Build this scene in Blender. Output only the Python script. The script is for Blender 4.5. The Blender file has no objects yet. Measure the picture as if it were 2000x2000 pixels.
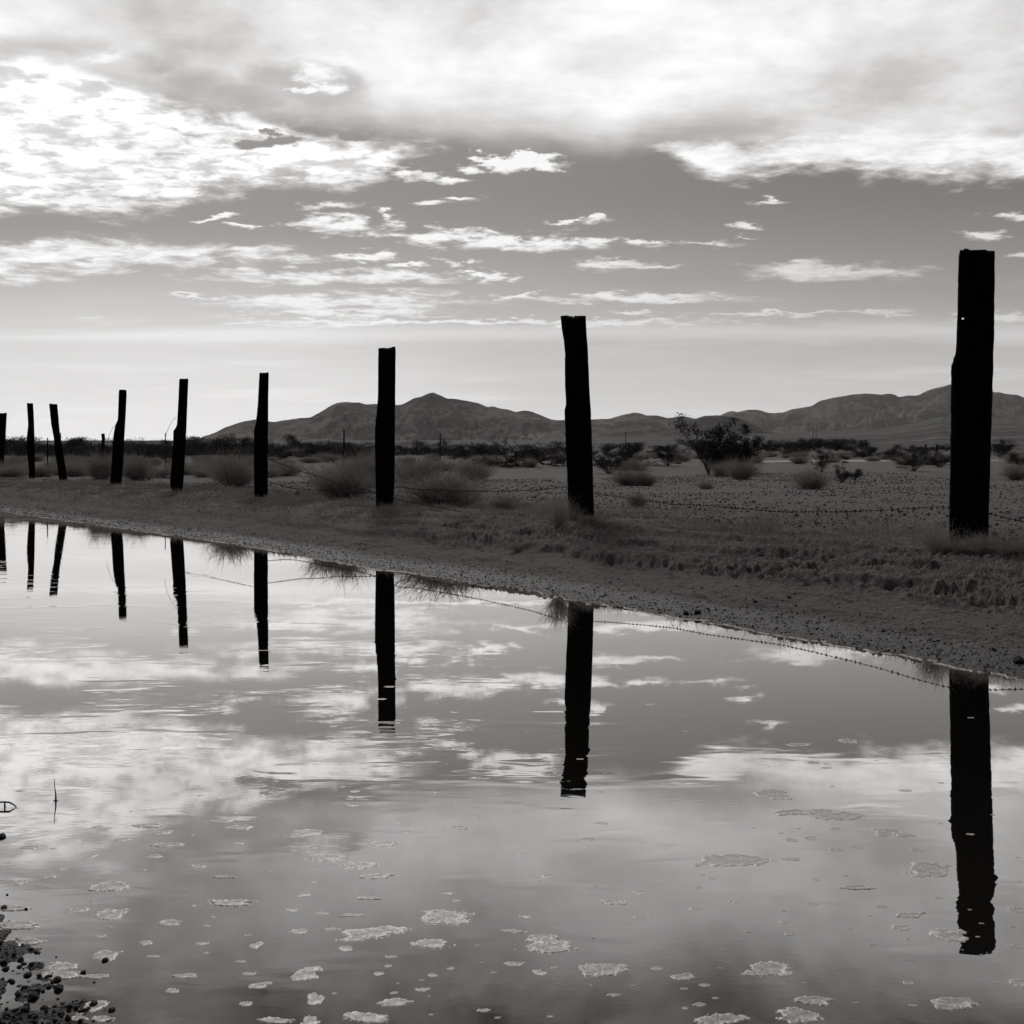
import bpy, math, random
import numpy as np
from mathutils import Vector

SC = bpy.context.scene
COL = SC.collection
CAM_H = 0.84          # eye height above the water, metres
F = 2000.0            # focal length in pixels of the 2000 px photograph
HY = 903.0            # row of the true horizon

# ------------------------------------------------------------------ camera
cam_data = bpy.data.cameras.new("camera")
cam_data.sensor_width = 36.0
cam_data.lens = 36.0 * F / 2000.0
cam_data.shift_y = (HY - 1000.0) / 2000.0
cam_data.clip_start = 0.05
cam_data.clip_end = 30000.0
cam = bpy.data.objects.new("camera", cam_data)
cam.location = (0, 0, CAM_H)
cam.rotation_euler = (math.radians(90), 0, 0)
COL.objects.link(cam)
SC.camera = cam

SC.view_settings.view_transform = 'Standard'
SC.view_settings.look = 'None'
SC.view_settings.exposure = 0.0
SC.view_settings.gamma = 1.0
SC.cycles.max_bounces = 6
SC.cycles.diffuse_bounces = 2
SC.cycles.glossy_bounces = 4
SC.cycles.volume_bounces = 1
SC.cycles.sample_clamp_indirect = 4.0
SC.cycles.use_denoising = True

# ------------------------------------------------------------------ node expression helper
class X:
    """a float socket that can be used in arithmetic"""
    nt = None
    def __init__(self, s): self.s = s
    @staticmethod
    def m(op, a, b=None, c=None, clamp=False):
        n = X.nt.nodes.new('ShaderNodeMath'); n.operation = op; n.use_clamp = clamp
        for i, v in enumerate((a, b, c)):
            if v is None: continue
            if isinstance(v, X): X.nt.links.new(v.s, n.inputs[i])
            else: n.inputs[i].default_value = float(v)
        return X(n.outputs[0])
    def __add__(a, b): return X.m('ADD', a, b)
    __radd__ = __add__
    def __sub__(a, b): return X.m('SUBTRACT', a, b)
    def __rsub__(a, b): return X.m('SUBTRACT', b, a)
    def __mul__(a, b): return X.m('MULTIPLY', a, b)
    __rmul__ = __mul__
    def __truediv__(a, b): return X.m('DIVIDE', a, b)
    def __neg__(a): return X.m('MULTIPLY', a, -1.0)
    def __pow__(a, b): return X.m('POWER', a, b)
def xmin(a, b): return X.m('MINIMUM', a, b)
def xmax(a, b): return X.m('MAXIMUM', a, b)
def xsat(a): return X.m('ADD', a, 0.0, clamp=True)
def xmap(a, lo, hi, t0=0.0, t1=1.0, smooth=True):
    n = X.nt.nodes.new('ShaderNodeMapRange')
    n.interpolation_type = 'SMOOTHSTEP' if smooth else 'LINEAR'
    for i, v in enumerate((a, lo, hi, t0, t1)):
        if isinstance(v, X): X.nt.links.new(v.s, n.inputs[i])
        else: n.inputs[i].default_value = float(v)
    return X(n.outputs[0])
def xmix(f, a, b): return a + (b - a) * f if isinstance(a, X) or isinstance(b, X) else X.m('MULTIPLY_ADD', f, b - a, a)
def xcurve(a, pts):
    """piecewise smooth curve through (x, y) points, x and y in 0..1"""
    n = X.nt.nodes.new('ShaderNodeFloatCurve')
    X.nt.links.new(a.s, n.inputs['Value'])
    c = n.mapping.curves[0]
    while len(c.points) > 2: c.points.remove(c.points[1])
    c.points[0].location = pts[0]; c.points[1].location = pts[-1]
    for p in pts[1:-1]: c.points.new(p[0], p[1])
    n.mapping.update()
    return X(n.outputs[0])
def xnoise(vec, scale, detail=4, rough=0.55, dist=0.0, typ='FBM'):
    n = X.nt.nodes.new('ShaderNodeTexNoise'); n.noise_type = typ
    X.nt.links.new(vec, n.inputs['Vector'])
    n.inputs['Scale'].default_value = scale; n.inputs['Detail'].default_value = detail
    n.inputs['Roughness'].default_value = rough; n.inputs['Distortion'].default_value = dist
    return X(n.outputs[0])
def xcombine(a, b, c):
    n = X.nt.nodes.new('ShaderNodeCombineXYZ')
    for i, v in enumerate((a, b, c)):
        if isinstance(v, X): X.nt.links.new(v.s, n.inputs[i])
        else: n.inputs[i].default_value = float(v)
    return n.outputs[0]
def xsplit(vec):
    n = X.nt.nodes.new('ShaderNodeSeparateXYZ'); X.nt.links.new(vec, n.inputs[0])
    return [X(o) for o in n.outputs]

# ------------------------------------------------------------------ sun and sky
SUN_EL, SUN_AZ = math.radians(42), math.radians(-9)      # low ahead, a little to the left
sd = bpy.data.lights.new("sun", 'SUN'); sd.energy = 1.5; sd.angle = math.radians(14); sd.color = (1.0, 0.975, 0.95)
so = bpy.data.objects.new("sun", sd); COL.objects.link(so)
sun_dir = Vector((math.sin(SUN_AZ) * math.cos(SUN_EL), math.cos(SUN_AZ) * math.cos(SUN_EL), math.sin(SUN_EL)))
so.rotation_euler = sun_dir.to_track_quat('Z', 'Y').to_euler()

world = bpy.data.worlds.new("World"); SC.world = world; world.use_nodes = True
nt = world.node_tree; nt.nodes.clear(); X.nt = nt
tc = nt.nodes.new('ShaderNodeTexCoord')
dx, dy, dz = xsplit(tc.outputs['Generated'])
dyc = xmax(dy, 0.12)
U = dx / dyc * 2.0                        # bearing, -1..1 across the view to the north
V = 0.903 - xmax(dz, 0.0) / dyc * 2.0     # height in the sky: 0.9 at the horizon, falling upwards
Un = xsat(U * 0.5 + 0.5)
# a flat cloud deck seen in perspective
dd = xmax(dz, 0.0) + 0.09
P = xcombine(dx / dd, dy / dd, 0.0)
P2 = xcombine(dx / dd + 7.3, dy / dd - 3.1, 0.0)
Pw = xcombine(dx / dd * 0.45 + 2.0, dy / dd, 0.0)
nA = xnoise(P, 1.3, 3, 0.5) - 0.5         # big
nB = xnoise(P, 4.5, 9, 0.62, 0.3) - 0.5   # ragged cloud edge
nC = xnoise(P2, 7.0, 5, 0.55, 0.4) - 0.5    # puffs
nW = xnoise(Pw, 3.2, 7, 0.62, 0.6) - 0.5  # streaky
nD = xnoise(P, 9.0, 7, 0.65, 0.2) - 0.5    # small ragged clouds
nE = xnoise(xcombine(dx / dd * 0.7 + 5.0, dy / dd, 2.0), 16.0, 6, 0.62, 0.4) - 0.5
wq = xnoise(xcombine(dx / dd * 0.8 + 11.0, dy / dd + 4.0, 0.0), 5.0, 5, 0.6) - 0.5
Uw = U + wq * 0.20 + nB * 0.08
Vw = V + nC * 0.045 + nD * 0.03
soft = xnoise(xcombine(dx * 2.0, dy, dz * 3.4), 2.6, 4, 0.5, 0.5) - 0.5

def band(up, lo, amp, edge, noise):
    cu = xcurve(Un, [(x / 2000.0, y / 1000.0) for x, y in up])
    cl = xcurve(Un, [(x / 2000.0, y / 1000.0) for x, y in lo])
    d = xmin(V - cu, cl - V) + noise * amp
    return xmap(d, 0.0, edge)
def blobs(lst):
    q = None
    for cx, cy, a, b in lst:
        cx, cy, a, b = (cx - 1000) / 1000.0, cy / 1000.0, a / 1000.0, b / 1000.0
        ex = (Uw - cx) * (1 / a); ey = (Vw - cy) * (1 / b)
        v = 1.0 - (ex * ex + ey * ey)
        q = v if q is None else xmax(q, v)
    return 1.0 - X.m('SQRT', xmax(1.0 - q, 0.0))

# clear sky: pale and bright towards the horizon, darker above and to the right
clr_l = xcurve(xsat(V), [(0, .34), (.25, .33), (.42, .33), (.50, .43), (.60, .56), (.68, .68), (.76, .78), (.85, .88), (1, .88)])
clr_r = xcurve(xsat(V), [(0, .26), (.25, .20), (.36, .19), (.45, .24), (.55, .33), (.62, .43), (.70, .54), (.78, .66), (.86, .74), (1, .72)])
clear = xmix(xmap(U, -0.9, 1.0), clr_l, clr_r)

# thin high veil over the top of the view
veil_edge = xcurve(Un, [(0, .20), (.2, .22), (.4, .27), (.5, .29), (.58, .305), (.66, .28), (.8, .31), (.9, .33), (1, .33)])
veil_m = xmap(veil_edge - V + nW * 0.10 + soft * 0.06, -0.02, 0.09)
glow = xmap(((U + 0.12) * (U + 0.12) * 1.2 + (V + 0.02) * (V + 0.02) * 3.0), 0.0, 1.0, 1.0, 0.0)
veil_c = 0.74 + glow * 0.30 + xmap(U, -0.5, -1.0) * xmap(V, 0.12, 0.02) * 0.22 + soft * 1.05 + nA * 0.25 + nB * 0.45 + nE * 0.22 + nC * 0.25
gray1 = xsat(blobs([(250, 30, 260, 90), (430, 90, 220, 80)]) * 1.4 + soft * 1.2)
gray2 = xsat(blobs([(1240, 110, 200, 60), (1680, 150, 200, 90), (1540, 215, 240, 60), (60, 88, 180, 26)]) * 1.2 + soft * 1.6 + nA * 0.5)
veil_c = veil_c - gray1 * 0.22 - gray2 * 0.20
L = xmix(veil_m, clear, veil_c)

# dark openings in the veil above the cloud bank
gap = xmap(blobs([(300, 128, 120, 34), (370, 160, 150, 40), (480, 180, 160, 40), (610, 172, 140, 50), (560, 150, 130, 50)]) + nB * 2.0 + soft * 1.5, -0.15, 0.7)
L = xmix(gap * 0.75, L, 0.42)

# main altocumulus bank at the left
bank_noise = nB + nD * 0.55 + nE * 0.30
bank = band([(0, 100), (100, 104), (190, 128), (300, 165), (400, 198), (520, 216), (640, 235), (760, 255), (860, 266), (920, 300), (2000, 300)],
            [(0, 448), (60, 425), (200, 430), (330, 428), (420, 398), (560, 380), (660, 386), (740, 362), (790, 318), (880, 300), (930, 262), (2000, 200)], 0.095, 0.055, bank_noise)
holes = xmap(blobs([(510, 274, 90, 16), (620, 258, 60, 18), (700, 264, 70, 10), (560, 396, 90, 12)]) + nD * 3.0, 0.0, 0.4)
bank = bank * (1.0 - holes)
puff = xmap(nC * 0.6 + nD * 1.0 + nE * 1.3, -0.24, 0.15)
bank_c = 0.68 + puff * 0.56
dim = xsat(blobs([(330, 300, 120, 60), (70, 150, 60, 18), (170, 380, 150, 50), (700, 290, 100, 30)]) + nC * 3.0)
bank_c = bank_c - dim * 0.24 + xmap(V, 0.30, 0.16) * 0.12
L = xmix(bank, L, bank_c)

# broken bands lower down on the left, and the ragged lower edge of the veil on the right
b2 = band([(0, 470), (100, 462), (300, 455), (420, 466), (520, 472), (620, 492), (700, 512), (720, 560), (2000, 700)],
          [(0, 560), (160, 548), (300, 534), (500, 522), (620, 524), (700, 512), (720, 480), (2000, 200)], 0.120, 0.045, bank_noise)
L = xmix(b2, L, 0.95 + nC * 0.4 + nE * 0.9)
b3 = band([(0, 700), (1240, 330), (1270, 275), (1400, 262), (1600, 250), (1800, 245), (2000, 250)],
          [(0, 200), (1240, 270), (1300, 318), (1380, 356), (1500, 354), (1600, 350), (1700, 358), (1800, 366), (1900, 362), (2000, 366)], 0.10, 0.05, bank_noise)
L = xmix(b3, L, 0.98 + nC * 0.30 + nE * 0.8)
edge1 = xmap(blobs([(1000, 318, 125, 20), (1040, 310, 60, 16)]) + nD * 3.0, 0.0, 0.4)
L = xmix(edge1, L, 1.0)

# bright haze layers and long streaks above the horizon
h1 = band([(0, 640), (400, 628), (900, 622), (1400, 620), (2000, 622)], [(0, 676), (500, 682), (1200, 676), (2000, 682)], 0.022, 0.03, nW)
L = L + h1 * 0.17
h2 = band([(0, 700), (700, 708), (1300, 716), (2000, 722)], [(0, 730), (700, 745), (2000, 760)], 0.04, 0.05, nW)
L = L + h2 * 0.07
thin = xnoise(xcombine(U * 0.55, V * 9.0, 1.0), 2.6, 6, 0.6, 0.3) - 0.5
L = L + xmap(thin, -0.02, 0.22) * 0.16 * xmap(V, 0.58, 0.70) + nW * 0.10 * xmap(V, 0.45, 0.60)
L = L + xmap(((U + 0.75) * (U + 0.75) * 1.5 + (V - 0.80) * (V - 0.80) * 9.0), 0.0, 1.0, 1.0, 0.0) * 0.14
streaks = blobs([(620, 540, 290, 15), (780, 543, 120, 12), (650, 592, 235, 17), (760, 588, 110, 22), (640, 611, 220, 10), (880, 630, 600, 7),
                 (390, 580, 70, 5), (640, 400, 70, 9), (1240, 583, 190, 9), (1600, 533, 200, 17), (1560, 527, 110, 20), (1010, 580, 60, 5),
                 (1950, 620, 90, 9), (1560, 611, 200, 5), (1230, 610, 60, 6), (1210, 517, 100, 9), (1310, 519, 50, 6), (1370, 478, 60, 6),
                 (1500, 397, 50, 4), (1985, 498, 45, 8), (1130, 520, 35, 8), (660, 350, 90, 8)])
st = xmap(streaks + nW * 2.2 + nD * 1.2 + nE * 1.6, -0.25, 1.0)
L = xmix(st, L, xmix(xmap(U, -0.3, 0.9), 1.0, 0.72))
small = blobs([(675, 437, 80, 20), (700, 446, 60, 16), (860, 462, 120, 18), (980, 472, 130, 17), (1120, 476, 140, 13), (1240, 475, 60, 8), (830, 341, 36, 11), (790, 336, 30, 9),
               (890, 352, 60, 6), (850, 396, 40, 6), (920, 384, 60, 5), (1510, 389, 18, 6), (1455, 442, 26, 8), (1450, 466, 30, 3), (1940, 462, 50, 13), (1985, 420, 36, 8),
               (790, 517, 45, 6), (900, 515, 35, 6), (420, 425, 40, 4), (500, 440, 25, 4), (620, 146, 40, 20), (645, 174, 46, 8), (580, 176, 20, 5), (1140, 434, 60, 4),
               (720, 500, 60, 8), (765, 420, 22, 6), (960, 540, 40, 9), (190, 112, 70, 14)])
sm = xmap(small + nD * 3.4 + nB * 1.0 + nE * 2.2, -0.22, 0.85)
L = xmix(sm, L, xmix(xmap(U, -0.2, 0.9), 1.02, 0.80))

# sky above the view, dimmed overhead and behind to cut the fill light
above = xmap(V, 0.06, -0.25)
L = xmix(above, L, 0.52 + soft * 2.0 + nB * 1.3 + nC * 0.6 - xmap(U, -0.2, 0.9) * 0.13)
L = xmix(xmap(dz, 0.45, 0.8), L, 0.16)
sky = nt.nodes.new('ShaderNodeTexSky'); sky.sky_type = 'NISHITA'; sky.sun_disc = False
sky.sun_elevation = SUN_EL; sky.sun_rotation = SUN_AZ; sky.dust_density = 2.0
bw = nt.nodes.new('ShaderNodeRGBToBW'); nt.links.new(sky.outputs[0], bw.inputs[0])
back = X(bw.outputs[0]) * 0.028  # unseen sky behind the camera, held dark for less fill
L = xmix(xmap(dy, 0.35, 0.0), L, back)
L = xmax(L, 0.02)
# grey with the warm cast of the print
rgb = nt.nodes.new('ShaderNodeCombineColor')
warm = xmap(L, 0.15, 0.9)
for i, (a, b) in enumerate(((1.0, 1.0), (0.950, 0.992), (0.912, 0.988))):
    nt.links.new((L * xmix(warm, a, b)).s, rgb.inputs[i])
bg = nt.nodes.new('ShaderNodeBackground'); nt.links.new(rgb.outputs[0], bg.inputs[0])
bg.inputs[1].default_value = 1.0
wo = nt.nodes.new('ShaderNodeOutputWorld'); nt.links.new(bg.outputs[0], wo.inputs[0])
world.cycles.sampling_method = 'MANUAL'; world.cycles.sample_map_resolution = 512

# ------------------------------------------------------------------ small tools
def tag(o, label=None, cat=None, group=None, kind=None):
    if label: o['label'] = label
    if cat: o['category'] = cat
    if group: o['group'] = group
    if kind: o['kind'] = kind
    return o
def mesh_np(name, verts, faces, mats=(), smooth=False, parent=None, loc=None):
    """faces: (n,3) or (n,4) int array"""
    verts = np.asarray(verts, dtype=np.float32).reshape(-1, 3); faces = np.asarray(faces, dtype=np.int32)
    me = bpy.data.meshes.new(name); k = faces.shape[1]; n = len(faces)
    me.vertices.add(len(verts)); me.vertices.foreach_set('co', verts.ravel())
    me.loops.add(n * k); me.loops.foreach_set('vertex_index', faces.ravel())
    me.polygons.add(n); me.polygons.foreach_set('loop_start', np.arange(0, n * k, k, dtype=np.int32))
    me.polygons.foreach_set('loop_total', np.full(n, k, dtype=np.int32))
    me.polygons.foreach_set('use_smooth', np.full(n, smooth, dtype=bool))
    for m in mats: me.materials.append(m)
    me.update(calc_edges=True); me.validate()
    o = bpy.data.objects.new(name, me); COL.objects.link(o)
    if parent: o.parent = parent
    if loc is not None: o.location = loc
    return o
def empty(name, loc, rz=0.0, sc=1.0):
    o = bpy.data.objects.new(name, None); COL.objects.link(o); o.location = loc
    o.rotation_euler = (0, 0, rz); o.scale = (sc, sc, sc) if not isinstance(sc, tuple) else sc
    return o

def _h(ix, iy, seed):
    n = (ix.astype(np.int64) * 374761393 + iy.astype(np.int64) * 668265263 + seed * 974711) & 0x7fffffff
    n = ((n ^ (n >> 13)) * 1274126177) & 0x7fffffff
    return ((n ^ (n >> 16)) & 0xffff) / 65535.0 * 2 - 1
def vnoise(x, y, seed=0):
    ix = np.floor(x); iy = np.floor(y); fx = x - ix; fy = y - iy
    fx = fx * fx * fx * (fx * (fx * 6 - 15) + 10); fy = fy * fy * fy * (fy * (fy * 6 - 15) + 10)
    a = _h(ix, iy, seed); b = _h(ix + 1, iy, seed); c = _h(ix, iy + 1, seed); d = _h(ix + 1, iy + 1, seed)
    return (a * (1 - fx) + b * fx) * (1 - fy) + (c * (1 - fx) + d * fx) * fy
def fbm(x, y, octv=4, seed=0, gain=0.5):
    s = 0.0; a = 1.0; t = 0.0
    for i in range(octv):
        ca, sa = math.cos(i * 1.1), math.sin(i * 1.1)
        s = s + a * vnoise((x * ca - y * sa) * 2 ** i, (x * sa + y * ca) * 2 ** i, seed + i * 17); t += a; a *= gain
    return s / t
def sstep(a, b, x):
    t = np.clip((x - a) / (b - a), 0, 1); return t * t * (3 - 2 * t)

# ------------------------------------------------------------------ materials of the land
TINT = (1.0, 0.940, 0.912)
def new_mat(name):
    m = bpy.data.materials.new(name); m.use_nodes = True
    X.nt = m.node_tree
    return m, m.node_tree, m.node_tree.nodes['Principled BSDF']
def grey(nt_, val):
    c = nt_.nodes.new('ShaderNodeCombineColor')
    for i in range(3): nt_.links.new((val * TINT[i]).s, c.inputs[i])
    return c.outputs[0]
def simple_mat(name, v, var=0.35, scale=8.0, rough=0.9, detail=4, bump=0.0, coat=0.0):
    m, t, p = new_mat(name)
    g = t.nodes.new('ShaderNodeTexCoord')
    n = xnoise(g.outputs['Object'], scale, detail, 0.6)
    t.links.new(grey(t, v * (1.0 + (n - 0.5) * 2.0 * var) if isinstance(n, X) else n), p.inputs['Base Color'])
    p.inputs['Roughness'].default_value = rough
    p.inputs['Specular IOR Level'].default_value = 0.2
    if bump:
        b = t.nodes.new('ShaderNodeBump'); b.inputs['Strength'].default_value = bump; b.inputs['Distance'].default_value = 0.01
        t.links.new(n.s, b.inputs['Height']); t.links.new(b.outputs[0], p.inputs['Normal'])
    return m

def ground_material():
    m, t, p = new_mat('desert_soil')
    g = t.nodes.new('ShaderNodeNewGeometry')
    AX, AY, NX, NY = -0.622, 0.783, 0.783, 0.622
    px_, py_, pz_ = xsplit(g.outputs['Position'])
    pos = xcombine(px_, py_, 0.0)
    big = xnoise(pos, 0.05, 4, 0.6) - 0.5
    mid = xnoise(pos, 0.9, 5, 0.65) - 0.5
    fine = xnoise(pos, 22.0, 5, 0.7) - 0.5
    grit = xnoise(pos, 90.0, 3, 0.7) - 0.5
    dist = X.m('SQRT', px_ * px_ + py_ * py_)
    near = xmap(dist, 8.0, 60.0, 1.0, 0.0)
    litter = xmap(xnoise(xcombine(px_ * AX * 2.0 + py_ * AY * 2.0, px_ * NX * 5.0 + py_ * NY * 5.0, 0.0), 1.6, 7, 0.75), 0.50, 0.62)
    v = 0.158 + big * 0.10 + mid * 0.09 + fine * 0.16 * near + grit * 0.14 * near - litter * 0.080 * near
    # pale sandy wash crossing the flat, and sparse scrub darkening the far plain
    washd = py_ - (px_ * 0.30 + 49.0) + mid * 9.0
    wash = xmap(X.m('ABSOLUTE', washd), 0.5, 2.2, 1.0, 0.0) * xmap(px_, 9.0, 15.0) * xmap(px_, 32.0, 22.0)
    v = v + wash * 0.42
    scrub = xnoise(xcombine(px_, py_ * 0.30, 0.0), 0.16, 8, 0.85) - 0.5
    tiers = xnoise(xcombine(px_ * 0.12, py_ * 0.9, 0.0), 0.03, 6, 0.75) - 0.5
    far = xmap(dist, 50.0, 160.0)
    v = v * (1.0 - far * (0.25 + 0.6 * xmap(scrub + tiers * 0.8, -0.10, 0.06)))
    # wet mud by the water
    wet = xmap(pz_ + fine * 0.02, 0.012, 0.07, 1.0, 0.0)
    v = v * (1.0 - wet * (0.45 + 0.25 * xmap(dist, 3.4, 2.6)))
    t.links.new(grey(t, xmax(v, 0.02)), p.inputs['Base Color'])
    t.links.new((0.95 - wet * 0.55).s, p.inputs['Roughness'])
    p.inputs['Specular IOR Level'].default_value = 0.25
    b = t.nodes.new('ShaderNodeBump'); b.inputs['Strength'].default_value = 1.0; b.inputs['Distance'].default_value = 0.03
    t.links.new((fine + grit * 0.6).s, b.inputs['Height']); t.links.new(b.outputs[0], p.inputs['Normal'])
    return m
MAT_GROUND = ground_material()

# ------------------------------------------------------------------ shape of the land
# u runs along the fence away from the camera, v across it (v grows away from the water)
AX, AY, NX, NY = -0.622, 0.783, 0.783, 0.622
SHORE_U = np.array([-40, -6, 1.85, 2.23, 3.09, 3.86, 4.46, 5.02, 5.71, 6.6, 6.95, 9.14, 10.7, 13.4, 15.9, 18.9, 24, 32, 60])
SHORE_V = np.array([3.9, 3.9, 3.99, 4.02, 4.12, 4.14, 4.13, 4.19, 4.21, 4.25, 4.18, 4.28, 4.29, 4.21, 4.15, 4.02, 3.6, 0.5, -40])
def land(x, y):
    x = np.asarray(x, dtype=np.float64); y = np.asarray(y, dtype=np.float64)
    u = AX * x + AY * y; v = NX * x + NY * y
    vs = np.interp(u, SHORE_U, SHORE_V) + 0.05 * fbm(u * 1.3, v * 0.4, 3, 5)
    s = v - vs
    r = np.hypot(x, y)
    along = np.clip((u - 13) / 14.0, 0, 1)
    z = np.interp(s, [-30, -0.6, 0, 0.25, 0.8, 1.15, 1.6, 2.2, 3.2, 60], [-0.12, -0.10, 0, 0.028, 0.115, 0.225, 0.30, 0.335, 0.345, 0.345])
    z = z + along * 0.10 * sstep(0.3, 2.0, s)
    # mud grains and lumps on the bank
    nearm = sstep(60, 12, r)
    bank = sstep(-0.05, 0.12, s)
    z = z + bank * nearm * (0.007 * fbm(x * 9, y * 9, 3, 11) + 0.004 * fbm(x * 38, y * 38, 2, 13))
    z = z + 0.008 * fbm(x * 5, y * 5, 3, 61) * np.exp(-(s / 0.25) ** 2) * nearm
    z = z + 0.006 * fbm(x * 19, y * 19, 3, 63) * np.exp(-(s / 0.12) ** 2) * nearm
    z = z + nearm * (0.012 * np.sin((s + 0.10 * fbm(u * .7, v * .3, 2, 17)) * 19) * sstep(0.25, 0.4, s) * sstep(0.85, 0.7, s) * sstep(-.3, .3, fbm(u * .5, v * .2, 2, 18)))
    # eroded clods and tussocks between the mud and the grass
    fade_u = 0.35 + 0.65 * sstep(14, 5, u)
    jn = 0.16 * fbm(u * 1.1, v * 0.6, 3, 27) + 0.05 * fbm(u * 7, v * 7, 2, 28)
    for s0, hh in ((0.92, 0.050), (1.22, 0.046), (1.60, 0.042), (2.0, 0.030)):
        t_ = s + jn - s0
        z = z + fade_u * hh * (sstep(-0.02, 0.04, t_) - sstep(-0.30, 0.42, t_)) * (0.45 + 0.55 * sstep(-0.4, 0.2, fbm(u * 0.9 + s0 * 9, v * 0.3, 2, 26)))
    c = sstep(0.75, 0.95, s) * sstep(2.4, 1.4, s) * fade_u
    w1 = 1 - np.abs(fbm(u * 3.2 + v * 1.2, v * 11 - u * 2.2, 3, 21))
    w2 = 1 - np.abs(fbm(u * 9 + v * 3, v * 22 - u * 5, 3, 23))
    patch = sstep(-0.25, 0.35, fbm(u * 0.8, v * 2.2, 2, 29))
    w3 = fbm(u * 30 + v * 6, v * 48 - u * 7, 3, 25)
    z = z + c * (0.034 * (w1 - 0.72) + 0.036 * (w2 - 0.7) + 0.022 * w3) * (0.30 + 1.0 * patch)
    # tussocky grass strip along the fence
    g = sstep(1.2, 2.0, s) * sstep(6.0, 2.8, s) * nearm
    z = z + g * (0.020 * fbm(x * 2.4, y * 2.4, 3, 31) + 0.010 * fbm(x * 9, y * 9, 2, 33))
    # gravel flat
    z = z + nearm * sstep(2.5, 4, s) * (0.012 * fbm(x * 1.1, y * 1.1, 3, 41) + 0.004 * fbm(x * 11, y * 11, 2, 43))
    # the desert rises gently away from the camera
    yy = np.maximum(y - 26, 0)
    rise = 0.0215 * (np.sqrt(yy * yy + 64) - 8)
    z = z + rise * sstep(2, 6, s)
    hum = sstep(22, 45, y) * sstep(600, 120, r) * sstep(2, 8, s)
    z = z + hum * (0.10 * fbm(x * 0.12, y * 0.12, 3, 51) + 0.05 * fbm(x * 0.6, y * 0.5, 3, 53))
    z = z + 0.16 * np.exp(-((y - 58) / 14.0) ** 2) * sstep(4, -12, x) * sstep(2, 8, s)
    # near bank, under the camera
    q = -0.73 * (x + 0.885) - 0.69 * (y - 1.755) + 0.05 * fbm(x * 3, y * 3, 3, 71)
    zn = np.clip(0.07 * q, -0.12, 0.012) + (0.010 * fbm(x * 9, y * 9, 3, 73) + 0.008 * fbm(x * 34, y * 34, 3, 75)) * sstep(-0.25, 0.0, q)
    z = np.where(s < -0.8, np.maximum(z, zn), z)
    return z

th_d = np.radians(np.arange(-30.5, 30.5, 0.062))
th_l = np.radians(np.concatenate([np.arange(-180, -60, 4.0), np.arange(-60, -30.6, 0.8)]))
th_r = np.radians(np.concatenate([np.arange(31, 60, 0.8), np.arange(60, 180.1, 4.0)]))
TH = np.concatenate([th_l, th_d, th_r])
R = np.concatenate([[0.02, 0.3, 0.6, 0.9], 1.0 / np.linspace(1 / 1.2, 1 / 3.4, 190), 1.0 / np.linspace(1 / 3.42, 1 / 30.0, 620)[1:],
                    np.geomspace(30.4, 12000, 190)])
rr, tt = np.meshgrid(R, TH, indexing='ij')
gx = rr * np.sin(tt); gy = rr * np.cos(tt)
gz = land(gx, gy)
nr, nth = gx.shape
idx = np.arange(nr * nth).reshape(nr, nth)
faces = np.stack([idx[:-1, :-1], idx[1:, :-1], idx[1:, 1:], idx[:-1, 1:]], -1).reshape(-1, 4)[:, ::-1]
ground = mesh_np('ground', np.stack([gx, gy, gz], -1), faces, [MAT_GROUND], smooth=True)
tag(ground, kind='structure')

def at(px, py, lo=1.3, hi=400.0):
    """where the sight line through a point of the picture meets the land"""
    uu = (px - 1000) / F; ww = (HY - py) / F
    ds = np.geomspace(lo, hi, 6000)
    h = land(uu * ds, ds) - (CAM_H + ww * ds)
    k = np.argmax(h > 0) if (h > 0).any() else len(ds) - 1
    d = ds[k]
    return np.array([uu * d, d, float(land(uu * d, d))])
def land1(x, y): return float(land(np.array([x]), np.array([y]))[0])

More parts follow.
